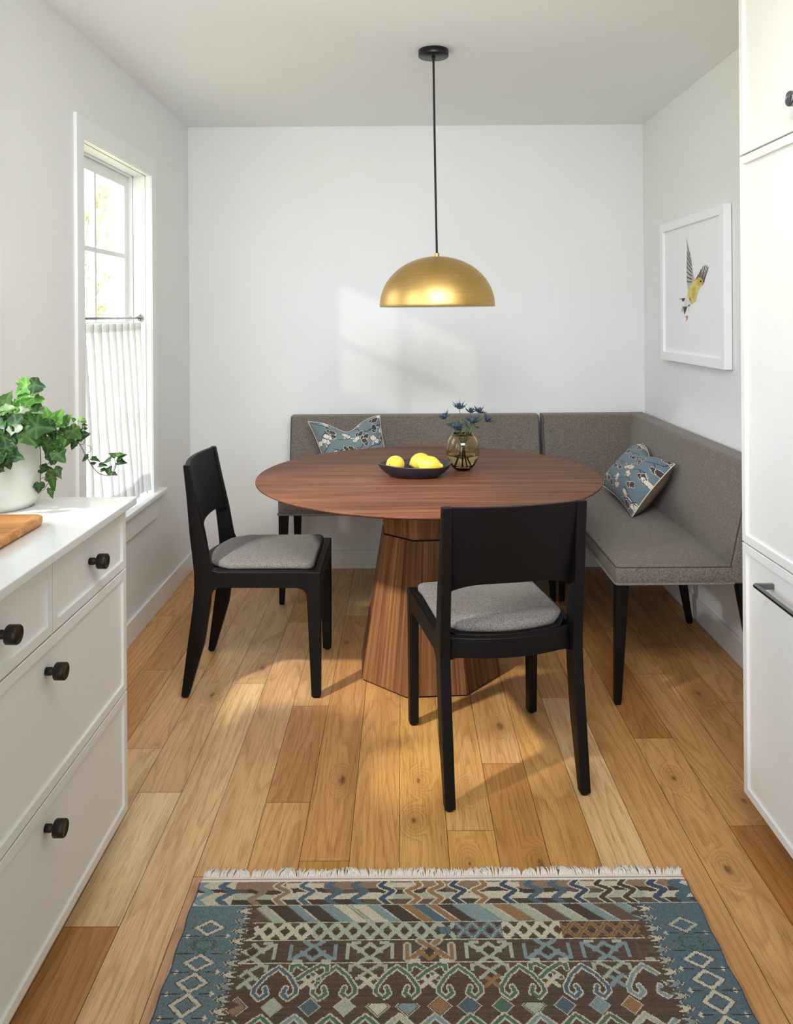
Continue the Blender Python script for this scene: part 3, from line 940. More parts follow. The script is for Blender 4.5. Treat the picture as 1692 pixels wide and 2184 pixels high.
def benches():
    # long bench along the back wall
    root = empty('banquette_bench', (.07, 4.1, 0))
    tag(root, 'long grey upholstered bench against the back wall, behind the table', 'bench', 'grey upholstered corner seating')
    x0, x1 = -.606, .736
    seat_block(root, x0, x1, 3.82, 4.215)
    back_block(root, [(x0, 4.205, ZS1 + .002), (x0, 4.280, ZBK), (x0, 4.368, ZBK), (x0, 4.368, ZS0), (x0, 4.205, ZS0)], (x1 - x0, 0, 0))
    for x, y, ax, ay in ((x0 + .026, 3.848, -1, -1), (x1 - .026, 3.848, 1, -1), (x0 + .034, 4.30, -.6, 1), (x1 - .034, 4.30, .6, 1)):
        part('leg', taper_leg(x, y, ZS0 + .004, ax=ax, ay=ay), M['dark_wood'], root, bevel=.002, bseg=1)
    # corner bench returning along the right wall
    root = empty('banquette_bench', (1.03, 3.6, 0))
    tag(root, 'grey upholstered corner bench running along the right wall to the cabinet', 'bench', 'grey upholstered corner seating')
    x0, y0 = .752, 2.81
    seat_block(root, x0, 1.172, y0, 4.215)
    back_block(root, [(x0, 4.205, ZS1 + .002), (x0, 4.280, ZBK), (x0, 4.368, ZBK), (x0, 4.368, ZS0), (x0, 4.205, ZS0)], (.50, 0, 0))
    back_block(root, [(1.160, y0, ZS1 + .002), (1.235, y0, ZBK), (1.322, y0, ZBK), (1.322, y0, ZS0), (1.160, y0, ZS0)], (0, 4.37 - y0, 0))
    for x, y, fx, ax, ay in ((x0 + .026, y0 + .030, -.008, -1, -.6), (x0 + .026, 3.862, 0, -1, 0), (1.214, y0 + .045, .058, .4, 0), (1.212, 3.57, .066, .4, 0)):
        part('leg', taper_leg(x, y, ZS0 + .004, fx=fx, ax=ax, ay=ay), M['dark_wood'], root, bevel=.002, bseg=1)
benches()

# ------------------------------------------------------------------ pendant
def pendant():
    c = Vector((.131, 3.135, ZC))
    root = empty('pendant_lamp', c)
    tag(root, 'brass dome pendant lamp hanging on a black cord above the table', 'lamp')
    bm = nb(); lathe(bm, [(0, -.004), (.008, -.016), (.008, -.027), (0, -.027)][:0] + [(0, 0), (.058, 0), (.060, -.001), (.060, -.023), (.0585, -.0255), (0, -.0255)], 48)
    can = obj('canopy', bm, M['black'], root)
    bm = nb(); lathe(bm, [(0, -.025), (.0075, -.025), (.0075, -.034), (.005, -.037), (0, -.037)], 20); obj('strain_relief', bm, M['black'], can)
    dx = .008
    zr, zt = 1.428 - ZC, 1.626 - ZC
    pts = smooth_path([(0, 0, -.03), (.0012, 0, -.2), (.004, 0, -.5), (dx, 0, zt + .012)], 8)
    bm = nb(); tube(bm, pts, .0044, 10); obj('cord', bm, M['cord'], root, smooth=True)
    R, H = .2275, zt - zr
    prof = []
    for k in range(41):
        a = PI / 2 * k / 40
        prof.append((R * math.cos(a), zr + H * math.sin(a) ** .97))
    prof[-1] = (0, zt)
    out = nb()
    lathe(out, [(R - .0008, zr - .001)] + prof, 96, (dx, 0, 0))
    sh = obj('lamp_shade', out, M['brass'], root, smooth=True)
    inn = nb()
    lathe(inn, [(R - .0008, zr - .001), (R - .003, zr - .001)] + [(max(0, r - .003), z - .003 * (1 if k > 20 else .0)) for k, (r, z) in enumerate(prof[:-1])] + [(0, zt - .004)], 96, (dx, 0, 0))
    obj('lining', inn, M['white_in'], sh, smooth=True)
    bm = nb(); lathe(bm, [(0, zt - .002), (.0095, zt - .002), (.0095, zt + .012), (.006, zt + .014), (0, zt + .014)], 24, (dx, 0, 0)); obj('cap', bm, M['brass'], root, smooth=False, bevel=.001)
    bm = nb(); lathe(bm, [(0, zt - .004), (.02, zt - .004), (.02, zt - .05), (.030, zt - .075), (.034, zt - .10), (.028, zt - .125), (0, zt - .135)], 24, (dx, 0, 0)); obj('bulb', bm, M['white_in'], root, smooth=True)
pendant()
# ------------------------------------------------------------------ knotted rug: pattern painted knot by knot
def rug():
    X0, X1, YT, YE, K = -.505, .686, 1.943, .12, .0027
    W = int(round((X1 - X0) / K)); H = 156
    PAL = dict(br=rgb(76, 60, 50), bm=rgb(104, 84, 69), tan=rgb(146, 120, 97), cr=rgb(204, 194, 172), pg=rgb(174, 178, 158), lb=rgb(132, 150, 150),
               bl=rgb(84, 102, 114), bo=rgb(106, 124, 128), bo2=rgb(92, 111, 118), gr=rgb(86, 110, 94), oc=rgb(152, 114, 74), db=rgb(64, 76, 92), sg=rgb(132, 142, 118), dk=rgb(62, 56, 50))
    P = np.zeros((H, W, 3)); I, J = np.meshgrid(np.arange(H), np.arange(W), indexing='ij')
    def col(X): return int((X - X0) / K)
    def fill(mask, c): P[mask] = PAL[c] if isinstance(c, str) else c
    def seg(a, b, w, c, clip=None):
        """thick line between (col,row) points"""
        ax, ay = a; bx, by = b
        dx, dy = bx - ax, by - ay; L = dx * dx + dy * dy + 1e-9
        t = np.clip(((J - ax) * dx + (I - ay) * dy) / L, 0, 1)
        m = ((J - ax - t * dx) ** 2 + (I - ay - t * dy) ** 2) < (w / 2) ** 2
        if clip is not None: m &= clip
        fill(m, c)
    def poly(pts, w, c, oc=None, ow=0):
        if oc:
            for a, b in zip(pts, pts[1:]): seg(a, b, w + ow, oc)
        for a, b in zip(pts, pts[1:]): seg(a, b, w, c)
    # brown field with abrash streaks
    fill(I >= 0, 'br')
    streak = rng.random((H, 1)) * .5 + np.repeat(rng.random((H, W // 12 + 1)), 12, 1)[:, :W] * .5
    streak = (streak + np.roll(streak, 3, 1) + np.roll(streak, 7, 1)) / 3
    P = P * (1 - streak[..., None]) + np.array(PAL['bm']) * streak[..., None]
    base = P.copy()
    # band 1: zigzags over tan / brown / cream stripes
    wv = 1.2 * np.sin(J / 9.0) + .8 * np.sin(J / 23.0)
    fill(I < 9 + wv, 'tan')
    fill((I < 9 + wv) & (np.sin(J / 14.0 + 1) > .35) & (I > 1) & (I < 8), 'cr')
    m = (I >= 9 + wv) & (I < 14 + wv); fill(m, 'br')
    fill(m & (np.sin(J / 17.0) > .45), 'bm')
    m = (I >= 14 + wv) & (I < 22); fill(m, 'cr'); fill(m & (np.sin(J / 26.) > .4), 'pg')
    fill((I >= 22) & (I < 28), 'br'); fill((I >= 22) & (I < 28) & (np.sin(J / 31. + 2) > .5), 'bm')
    fill((J < 34) & (I < 28), 'cr'); fill((J < 34) & (I > 8) & (I < 13), 'br')
    for Xc, c, w in ((-.49, 'lb', 5), (-.437, 'bl', 5), (-.36, 'tan', 5), (-.30, 'tan', 4), (-.241, 'bl', 4), (-.177, 'bl', 5), (-.115, 'bl', 5), (-.05, 'db', 4), (.02, 'oc', 4),
                     (.075, 'oc', 4), (.122, 'db', 4), (.18, 'oc', 4), (.243, 'db', 4), (.305, 'bl', 5), (.362, 'bl', 5), (.415, 'db', 4), (.475, 'br', 4), (.53, 'br', 4), (.602, 'db', 5), (.66, 'bl', 8)):
        q = col(Xc); s = 1 if c != 'oc' else -1
        poly([(q + 1, -1), (q - 5 * s, 5), (q + 7 * s, 12), (q - 4 * s, 21), (q + 4 * s, 28)], w, c, 'cr' if c in ('db',) or w == 4 else None, 3)
    m = (I == 28); fill(m, 'pg')
    # band 2: slanting stripes
    seq = [('bm', 18), ('pg', 11), ('br', 19), ('lb', 10), ('br', 17), ('lb', 12), ('cr', 12), ('pg', 4), ('cr', 14), ('lb', 10), ('br', 18), ('oc', 10), ('bl', 13), ('oc', 9), ('br', 14), ('lb', 22), ('pg', 12), ('oc', 16),
           ('pg', 14), ('bm', 17), ('pg', 13), ('br', 16), ('lb', 11), ('bm', 19), ('lb', 11), ('br', 19), ('sg', 10), ('bm', 22), ('pg', 14), ('br', 20)]
    edges = np.cumsum([46] + [w for _, w in seq]) - 10
    m = (I > 28) & (I < 48)
    S = J - (I - 29) * 1.05
    for (c, w), a in zip(seq, edges):
        fill(m & (S >= a) & (S < a + w), c)
        fill(m & (np.abs(S - a) < .8), 'cr' if c in ('br', 'bm', 'oc') else 'sg')
    fill((m) & (S < 46), 'bm')
    fill(I == 48, 'pg')
    # band 3: lattice of diamonds
    m = (I > 48) & (I < 67)
    fill(m, 'br')
    fill(m & (streak > .5), 'bm')
    per = 14.2
    dxx = np.abs(((J - 50) / per) % 1.0 - .5) * 2; dyy = np.abs((I - 57.5) / 9.5)
    s = dxx + dyy
    lat = m & (s > .56) & (s < 1.30)
    for a, b, c in ((0, .18, 'cr'), (.18, .42, 'pg'), (.42, .52, 'pg'), (.52, .63, 'bo'), (.63, .77, 'cr'), (.77, 1.0, 'oc')):
        fill(lat & (J >= 46 + a * 350) & (J < 46 + b * 350), c)
    fill(lat & (s > .86) & (s < 1.0) & (J > 46 + .77 * 350), 'bm')
    fill(lat & (s > .86) & (s < .98) & (J > 46 + .52 * 350) & (J < 46 + .63 * 350), 'pg')
    fill(m & (np.abs(J - 219) < 5) & (np.abs(I - 57.5) < 4), 'bo2')
    fill(I == 67, 'cr')
    # band 4: bracketed crosses
    for n_, (Xc, c) in enumerate(((-.335, 'pg'), (-.205, 'lb'), (-.080, 'pg'), (.050, 'oc'), (.180, 'pg'), (.305, 'bo'), (.432, 'lb'), (.555, 'bm'))):
        q = col(Xc); f = 1 if n_ % 2 == 0 else -1
        R = lambda r: 79 + f * (r - 79)
        cc = c if c != 'bo' else 'lb'
        for sx in (-1, 1):
            poly([(q + sx * 18, R(85)), (q + sx * 18, R(72)), (q + sx * 15, R(72)), (q - sx * 8, R(90))], 4, cc, 'pg' if c == 'oc' else None, 2.4)
            poly([(q + sx * 9, R(79)), (q, R(71))], 3.4, cc)
            poly([(q + sx * 9, R(70)), (q + sx * 14, R(70))], 3, 'pg' if c != 'oc' else 'cr')
        fill((np.abs(J - q) / 5. + np.abs(I - R(79)) / 5.) < 1, 'br')
    fill((I == 90), 'cr')
    # hooked hearts and figures
    def heart(q, r0, c, oc='cr'):
        for sx in (-1, 1):
            pts = [(q, r0), (q + sx * 9, r0 + 8), (q + sx * 16, r0 + 19), (q + sx * 16, r0 + 24), (q + sx * 11, r0 + 29), (q + sx * 6, r0 + 25), (q + sx * 8, r0 + 19)]
            poly(pts, 2.6, c, oc, 2.6)
        for sx in (-1, 1):
            pts = [(q, r0), (q + sx * 9, r0 + 8), (q + sx * 16, r0 + 19), (q + sx * 16, r0 + 24), (q + sx * 11, r0 + 29), (q + sx * 6, r0 + 25), (q + sx * 8, r0 + 19)]
            poly(pts, 2.3, c)
    def figure(q, r0, c, c2):
        for sx in (-1, 1):
            poly([(q - sx * 8, r0 + 14), (q, r0 + 7), (q + sx * 9, r0 + 1), (q + sx * 14, r0 + 2), (q + sx * 14, r0 + 6)], 3, c, 'cr' if c == 'gr' else None, 2.4)
            poly([(q - sx * 5, r0 + 22), (q + sx * 1, r0 + 16), (q + sx * 6, r0 + 12)], 3.6, c2)
        fill((np.abs(J - q) < 2) & (np.abs(I - r0 - 12) < 2), 'br')
    hx = [(-.415, 'pg'), (-.272, 'bl'), (-.150, 'gr'), (-.020, 'gr'), (.108, 'gr'), (.238, 'gr'), (.372, 'bl'), (.50, 'lb')]
    for X, c in hx: heart(col(X), 94, c)
    for i, (X, c) in enumerate(((-.335, 'pg'), (-.208, 'gr'), (-.083, 'pg'), (.045, 'gr'), (.177, 'pg'), (.300, 'gr'), (.435, 'pg'))):
        figure(col(X), 91, c, ('pg', 'cr', 'cr', 'cr', 'oc', 'cr', 'lb')[i])
    dm = [(-.343, 'tan', 'cr'), (-.272, 'pg', 'pg'), (-.195, 'bl', 'cr'), (-.125, 'pg', 'cr'), (-.058, 'cr', 'cr'), (.0, 'lb', 'cr'), (.065, 'oc', 'cr'), (.125, 'bl', 'cr'), (.192, 'gr', 'cr'), (.255, 'pg', 'pg'), (.318, 'bl', 'cr'), (.388, 'lb', 'pg'), (.452, 'oc', 'cr')]
    for X, c, o in dm:
        q = col(X)
        d = np.abs(J - q) / 7.5 + np.abs(I - 130) / 7.5
        edge = (d < 1.25) & (d >= 1) & ((I + J) % 2 == 0)
        fill(d < 1.05, c); fill(edge, o)
        if X in (-.058, .0, .255): P[(d < 1.3) & (I < 128)] = base[(d < 1.3) & (I < 128)]
    for k, X in enumerate(np.linspace(-.36, .54, 14)):
        heart(col(X), 138, ('gr', 'gr', 'lb', 'gr', 'gr', 'pg', 'lb')[k % 7])
    # blue side borders with toothed inner edge
    for side in (0, 1):
        JJ = J if side == 0 else W - 1 - J
        tooth = 45 + 5 * (np.abs(((I - 29) / 11.) % 1 - .5) * 4 - 1)
        m = (I > 28) & (JJ < tooth + 12); P[m] = base[m]
        mot = (I > 28) & (JJ > tooth + 3) & (JJ < tooth + 9) & (np.abs(((I - 29) / 11.) % 1 - .5) < .28)
        fill(mot, 'cr'); fill(mot & ((I // 11) % 3 == 1), 'lb'); fill(mot & ((I // 11) % 3 == 2), 'pg')
        e = (I > 28) & (JJ >= tooth - .2) & (JJ < tooth + 1.4) & ((I + J) % 2 == 0); fill(e, 'cr')
        m = (I > 28) & (JJ < tooth)
        fill(m, 'bo' if side == 0 else 'bo2')  # same blue on both sides; shade on the right painted in as darker
        mm = m & (rng.random((H, W)) > .75); fill(mm, 'bo2' if side == 0 else 'bl')
        for r, hh, c in ((53, 9, 'cr' if side == 0 else 'pg'), (71, 9, 'gr'), (89, 9, 'cr'), (108, 10, 'cr'), (128, 11, 'cr'), (150, 11, 'cr')):
            q0 = 21
            d = np.abs(JJ - q0) / 13. + np.abs(I - r) / hh
            ring = m & (d < 1.0) & (d > .66)
            fill(m & (d < 1.1) & (d >= 1.0) & ((I + J) % 2 == 0), 'dk')
            fill(ring, c); fill(m & (d < .66) & (d > .58) & ((I + J) % 2 == 0), 'dk')
            for q1 in (5, 38):
                st = m & ((np.abs(JJ - q1) + np.abs(I - r - hh) < 3)) ; fill(st, c)
            fill(m & (I == r + hh) & ((JJ < 16) | (JJ > 28)) & (JJ < 38), 'dk')
        fill((JJ < 1), 'db')
    P = P * (1 + (rng.random((H, W, 1)) - .5) * .22)
    P = np.clip(P, 0, 1)

    root = empty('patterned_rug', ((X0 + X1) / 2, YT - .3, 0))
    tag(root, 'knotted wool rug in brown and blue with cream motifs and white fringe', 'rug')
    def grid(name, y_top, nr, kx, ky, colr, z=.009, jit=.0007):
        nx = colr.shape[1]
        ys = y_top - np.arange(nr + 1) * ky; xs = X0 + np.arange(nx + 1) * kx
        V = np.zeros(((nr + 1) * (nx + 1), 3))
        V[:, 0] = np.tile(xs, nr + 1) ; V[:, 1] = np.repeat(ys, nx + 1)
        V[:, 2] = z + (rng.random(len(V)) - .5) * 2 * jit
        wob = .0016 * np.sin(V[:, 1] * 60 + 1) + .001 * np.sin(V[:, 1] * 23)
        V[:, 0] += wob * np.where(V[:, 0] < 0, 1, -1) * (np.abs(V[:, 0] - .09) > .55)
        ii, jj = np.meshgrid(np.arange(nr), np.arange(nx), indexing='ij')
        a = (ii * (nx + 1) + jj).ravel()
        Fq = np.stack([a, a + nx + 1, a + nx + 2, a + 1], 1)
        # side skirt
        me = bpy.data.meshes.new(name)
        me.vertices.add(len(V)); me.vertices.foreach_set('co', V.ravel())
        me.loops.add(len(Fq) * 4); me.loops.foreach_set('vertex_index', Fq.ravel().astype(np.int32))
        me.polygons.add(len(Fq)); me.polygons.foreach_set('loop_start', np.arange(0, len(Fq) * 4, 4, dtype=np.int32))
        try: me.polygons.foreach_set('loop_total', np.full(len(Fq), 4, dtype=np.int32))
        except Exception: pass
        me.update(calc_edges=True)
        at_ = me.attributes.new('pat', 'FLOAT_COLOR', 'CORNER')
        c4 = np.ones((len(Fq), 4, 4)); c4[:, :, :3] = colr.reshape(-1, 3)[:, None, :]
        at_.data.foreach_set('color', c4.ravel().astype(np.float32))
        me.materials.append(M['rug']); me.validate()
        o = bpy.data.objects.new(name, me); link(o, root); o.location = -Vector(root.location)
        return o
    # visible part knot by knot, the rest (below the frame) in coarser cells repeating the field
    k2 = 4
    ext = int((YT - YE) / K) - H
    rows = [(91 + (r % 44)) for r in range(0, ext, k2)]
    C2 = P[rows][:, ::k2]
    nx2 = C2.shape[1]
    fine = grid('pile', YT, H, K, K, P)
    coarse = grid('pile', YT - H * K, len(rows), K * W / nx2, K * k2, C2)
    y_end = YT - H * K - len(rows) * K * k2
    part('backing', boxes((X0 + .001, X0 + W * K - .001, y_end, YT, .0008, .0075)), M['rug_band'], root)
    for yt, s in ((YT, 1), (y_end, -1)):
        part('selvedge_band', boxes((X0 + .002, X0 + W * K - .002, *sorted((yt, yt + s * .019)), .0008, .0075)), M['rug_band'], root, bevel=.002, bseg=2)
        bm = nb()
        for j in range(300):
            x = X0 + .004 + j * (W * K - .008) / 299
            box(bm, x, x + .0026, yt + s * .010 - .001, yt + s * .010 + .0012, .0072, .0086)
        part('binding_thread', bm, M['rug_thread'], root)
        bm = nb(); r = random.Random(4)
        x = X0 + .004; lean = 0
        while x < X0 + W * K - .004:
            lean = .75 * lean + r.gauss(0, .006)
            L = r.uniform(.026, .038) * (1 + .12 * math.sin(x * 37))
            h0 = r.uniform(.003, .007); dx = lean + r.gauss(0, .003)
            p0 = Vector((x, yt + s * .018, .004)); p1 = Vector((x + dx * .35, yt + s * (.018 + L * .35), .006 + h0)); p2 = Vector((x + dx * .8, yt + s * (.018 + L * .75), .004 + h0 * .8)); p3 = Vector((x + dx, yt + s * (.018 + L), .0022 + h0 * r.uniform(0, .6)))
            tube(bm, [p0, p1, p2, p3], [.0018, .0020, .0018, .0010], 5)
            x += r.uniform(.0016, .0028)
        f = part('fringe', bm, M['fringe'], root, smooth=True)
rug()
# ------------------------------------------------------------------ cushions with a printed branch pattern
def leaf_print(N, seed, base_, dark, cream, stem, sc=1.0):
    r = random.Random(seed)
    A = np.zeros((N, N, 3)); A[:] = base_
    U, V = np.meshgrid((np.arange(N) + .5) / N, (np.arange(N) + .5) / N)      # V rows = up
    A *= (1 + .10 * np.sin(U * 7 + 1) * np.sin(V * 5))[..., None]
    def ell(cx, cy, a, b, th, c, grow=0):
        x = (U - cx) * math.cos(th) + (V - cy) * math.sin(th); y = -(U - cx) * math.sin(th) + (V - cy) * math.cos(th)
        A[(x / (a + grow)) ** 2 + (y / (b + grow)) ** 2 < 1] = c
    def line(p, q, w, c):
        dx, dy = q[0] - p[0], q[1] - p[1]; L = dx * dx + dy * dy + 1e-9
        t = np.clip(((U - p[0]) * dx + (V - p[1]) * dy) / L, 0, 1)
        A[((U - p[0] - t * dx) ** 2 + (V - p[1] - t * dy) ** 2) < w * w] = c
    def fan(x, y, th, s, c, outline):
        for pas in ((outline, .0055), (c, 0.0)):
            for d, l, wd in ((-.55, .62, .30), (0, .75, .30), (.55, .62, .30)):
                ell(x + math.cos(th + d) * s * l, y + math.sin(th + d) * s * l, s * .42, s * wd, th + d, pas[0], pas[1])
            ell(x + math.cos(th) * s * .3, y + math.sin(th) * s * .3, s * .35, s * .16, th, pas[0], pas[1])
    def twig(x, y, th, n, c, s):
        for i in range(n):
            x2, y2 = x + math.cos(th) * .074 * sc, y + math.sin(th) * .074 * sc
            line((x, y), (x2, y2), .0055, stem if c is not cream else cream)
            side = 1 if i % 2 else -1
            fan(x2, y2, th + side * 1.0, s, c, cream if c is not cream else stem)
            x, y = x2, y2; th += r.uniform(-.25, .25)
        fan(x, y, th, s, c, cream if c is not cream else stem)
    starts = [(gx / 4 + .06 * (gy % 2) + r.uniform(-.05, .05), gy / 4 + r.uniform(-.05, .05)) for gy in range(5) for gx in range(-1, 5)]
    r.shuffle(starts)
    for (x, y) in starts:
        th = r.uniform(-.5, .9)
        for k in range(2):
            x2, y2 = x + math.cos(th) * .10, y + math.sin(th) * .10
            line((x, y), (x2, y2), .0055, stem)
            c = dark if r.random() < .6 else cream
            twig(x2, y2, th + r.choice((-1, 1)) * r.uniform(.7, 1.2), 1, c, .070 * sc)
            x, y = x2, y2; th += r.uniform(-.5, .5)
    return np.clip(A * (1 + (rng.random((N, N, 1)) - .5) * .05), 0, 1)

def pillow(name, corners, thick, chop, colors, back_mat, label, seed, flip=False):
    TL, TR, BR, BL = [Vector(c) for c in corners]
    root = empty(name, (BL + BR) / 2)
    tag(root, label, 'pillow', 'patterned cushions on the bench')
    nrm = (TR - TL).cross(BL - TL).normalized() * -1
    if flip: nrm = -nrm
    N = 150
    img = leaf_print(N, seed, *colors)
    def surf(u, v, sgn):
        a, b = 2 * u - 1, 2 * v - 1
        uu = .5 + .5 * a * (1 - .09 * (1 - b * b)); vv = .5 + .5 * b * (1 - .09 * (1 - a * a))
        vv -= chop * math.exp(-(a / .42) ** 2) * max(0, v) ** 1.8
        P = TL.lerp(TR, uu) * vv + BL.lerp(BR, uu) * (1 - vv)
        h = (max(0, 1 - a ** 4) * max(0, 1 - b ** 4)) ** .62
        h *= 1 - .35 * math.exp(-(a / .3) ** 2) * v ** 3
        h += .05 * math.sin(9 * a + 4 * b) * max(0, 1 - a * a) * max(0, 1 - b * b) * (abs(a * b)) * 2
        return P + nrm * (sgn * thick / 2 * h)
    bm = nb(); cl = bm.loops.layers.float_color.new('pat')
    vs = [[bm.verts.new(surf(i / N, j / N, 1)) for i in range(N + 1)] for j in range(N + 1)]
    for j in range(N):
        for i in range(N):
            f = bm.faces.new((vs[j][i], vs[j][i + 1], vs[j + 1][i + 1], vs[j + 1][i])); f.smooth = True
            c = (*img[j, i], 1)
            for l in f.loops: l[cl] = c
    part('front_cover', bm, M['pillow'], root)
    bm = nb(); n = 40
    vs = [[bm.verts.new(surf(i / n, j / n, -1)) for i in range(n + 1)] for j in range(n + 1)]
    for j in range(n):
        for i in range(n): bm.faces.new((vs[j][i], vs[j + 1][i], vs[j + 1][i + 1], vs[j][i + 1]))
    part('back_cover', bm, back_mat, root, smooth=True)
    path = [surf(k / 40, 0, 1) for k in range(40)] + [surf(1, k / 40, 1) for k in range(40)] + [surf(1 - k / 40, 1, 1) for k in range(40)] + [surf(0, 1 - k / 40, 1) for k in range(41)]
    bm = nb(); tube(bm, path, .0024, 6, cap=False)
    part('piping', bm, M['piping'], root, smooth=True)

pillow('throw_pillow', ((-.500, 4.175, .838), (-.122, 4.165, .870), (-.035, 4.045, .525), (-.372, 4.030, .520)), .13, .16,
       (rgb(114, 128, 130), rgb(70, 66, 64), rgb(214, 208, 194), rgb(52, 58, 72)), M['pillow_back_cream'],
       'blue-grey leaf-patterned cushion leaning on the bench back, left of the table vase', 21)
pillow('throw_pillow', ((1.205, 3.985, .742), (1.175, 3.43, .742), (.985, 3.415, .520), (.985, 3.935, .545)), .15, .10,
       (rgb(100, 118, 126), rgb(68, 62, 62), rgb(208, 196, 178), rgb(48, 54, 68)), M['pillow_back_olive'],
       'blue leaf-patterned cushion with olive back on the corner bench by the right wall', 22)

# ------------------------------------------------------------------ framed bird print
def framed_print():
    y0, y1, z0, z1 = 3.205, 3.992, 1.165, 1.837
    xb, xf = XR - .004, 1.300
    root = empty('framed_print', (xb, (y0 + y1) / 2, z0))
    tag(root, 'white framed print of a yellow bird in flight on the right wall', 'picture')
    b = .040
    bm = boxes((xf, xb, y0, y0 + b, z0, z1), (xf, xb, y1 - b, y1, z0, z1), (xf, xb, y0 + b, y1 - b, z0, z0 + b), (xf, xb, y0 + b, y1 - b, z1 - b, z1))
    part('frame', bm, M['frame'], root)
    xp = xf + .012
    pr = part('print', boxes((xp, xp + .004, y0 + b, y1 - b, z0 + b, z1 - b)), M['paper'], root)
    Q = lambda x, y, d=0: at_x(1390 + x * .17399, 420 + y * .17399, xp - .0006 - d * .00015)
    grey, lg, dkf, yel, yel2, pale, red, blk = [simple('bird_' + n, c, .9, spec=.1, var=.1, scale=160) for n, c in
        (('grey', rgb(150, 142, 134)), ('light_grey', rgb(196, 190, 184)), ('dark_feather', rgb(98, 92, 88)), ('yellow', rgb(224, 206, 128)), ('deep_yellow', rgb(206, 184, 92)), ('pale', rgb(232, 224, 220)), ('red', rgb(206, 142, 116)), ('black', rgb(46, 42, 40)))]
    bm = nb()
    def pg(pts, mi, d=0):
        f = bm.faces.new([bm.verts.new(Q(x, y, d)) for x, y in pts]); f.material_index = mi
    # near wing: covert field and overlapping primaries
    pg([(433, 490), (438, 560), (456, 640), (476, 700), (490, 760), (500, 850), (512, 940), (530, 1010), (505, 1060), (470, 1110), (446, 1150), (438, 1080), (430, 1000), (432, 930), (428, 860), (432, 790), (432, 700), (436, 620), (428, 550)], 1)
    for (x0, y0_, x1, y1_, w) in ((440, 560, 474, 700, 7), (436, 640, 488, 780, 9), (434, 700, 494, 830, 9), (432, 760, 498, 880, 9), (432, 820, 500, 920, 9), (430, 880, 500, 960, 8), (432, 940, 500, 1000, 7), (434, 1000, 496, 1030, 7)):
        pg([(x0, y0_), (x0 + w, y0_ + 40), (x1, y1_), (x1 - 5, y1_ + 22), (x0 + 1, y0_ + 52)], 0, 1)
        pg([(x0 + 2, y0_ + 30), (x1 - 2, y1_ + 6), (x1 - 5, y1_ + 14), (x0 + 2, y0_ + 44)], 2, 2)
    # far wing: fan of primaries
    tips = [(556, 975), (572, 945), (590, 912), (608, 880), (632, 842), (657, 830), (679, 834), (694, 852)]
    for k, (tx, ty) in enumerate(tips):
        bx, by = 540 + k * 13, 1016 + k * 5
        pg([(bx - 8, by), (tx - 6, ty + 12), (tx, ty), (tx + 5, ty + 12), (bx + 9, by + 4)], 2 if k % 2 else 0, 1 + k % 2)
    pg([(536, 1010), (560, 985), (600, 985), (636, 1000), (652, 1040), (636, 1058), (580, 1040)], 2, 0)
    # tail
    pg([(330, 1240), (370, 1242), (412, 1234), (404, 1262), (388, 1284), (374, 1262), (352, 1262)], 1, 0)
    pg([(368, 1246), (412, 1236), (402, 1276), (380, 1284)], 2, 1)
    pg([(386, 1342), (440, 1336), (424, 1392), (404, 1440), (396, 1400)], 2, 1)
    pg([(374, 1330), (392, 1344), (386, 1400), (368, 1420)], 1, 0)
    # belly, body, head
    pg([(446, 1180), (424, 1230), (404, 1290), (388, 1346), (440, 1342), (478, 1330), (500, 1300), (520, 1280), (540, 1200), (500, 1150)], 5, 3)
    pg([(452, 1400), (446, 1330), (470, 1320), (460, 1400)], 5, 3)
    pg([(528, 1012), (516, 1050), (488, 1090), (462, 1126), (446, 1160), (440, 1200), (452, 1240), (476, 1290), (492, 1310), (520, 1290), (540, 1280), (552, 1230), (566, 1170), (588, 1120), (606, 1096), (626, 1084), (634, 1060), (626, 1020), (608, 992), (586, 984), (564, 996), (548, 1016)], 3, 4)
    pg([(560, 1000), (586, 990), (606, 998), (622, 1030), (606, 1080), (580, 1090), (552, 1060)], 4, 5)
    pg([(500, 1120), (540, 1100), (545, 1180), (520, 1260), (496, 1220)], 4, 5)
    pg([(460, 1244), (478, 1220), (490, 1262), (476, 1296)], 6, 6)
    pg([(612, 1062), (626, 1044), (638, 1066), (624, 1080)], 6, 6)
    pg([(594, 1030), (602, 1018), (612, 1024), (614, 1042), (604, 1050), (596, 1044)], 7, 6)
    pg([(414, 1462), (446, 1452), (442, 1496), (420, 1530), (428, 1490)], 6, 3)
    o = obj('bird_motif', bm, [grey, lg, dkf, yel, yel2, pale, red, blk], pr)
framed_print()

# ------------------------------------------------------------------ bowl, lemons, vase, thistles on the table
TZ = .762
def bowl():
    c = Vector((.045, 3.115, TZ))
    root = empty('fruit_bowl', c); tag(root, 'shallow black leaf-shaped bowl holding lemons on the table', 'bowl')
    n = 72
    def outl(s, ph=0):
        out = []
        for k in range(n):
            a = 2 * PI * k / n
            x, y = .146 * math.cos(a), .098 * math.sin(a)
            # two soft creases give the leaf outline
            k1 = math.exp(-((a - 2 * PI * .86) / .20) ** 2); k2 = math.exp(-((a - 2 * PI * .36) / .28) ** 2)
            f = 1 + .10 * k1 + .05 * k2
            out.append(Vector((x * f * s, y * f * s, 0)))
        return out
    rings = []
    for s, z in ((.56, .0), (.62, .001), (.78, .014), (.91, .030), (.995, .048), (1.0, .051), (.985, .052), (.965, .049), (.86, .031), (.72, .016), (.55, .009), (.25, .007)):
        rings.append([p + Vector((0, 0, z + .004 * math.sin(2 * (2 * PI * k / n) + .6) * (z / .052))) for k, p in enumerate(outl(s))])
    bm = nb(); loft(bm, rings, True)
    obj('dish', bm, M['bowl'], root, smooth=True)
bowl()
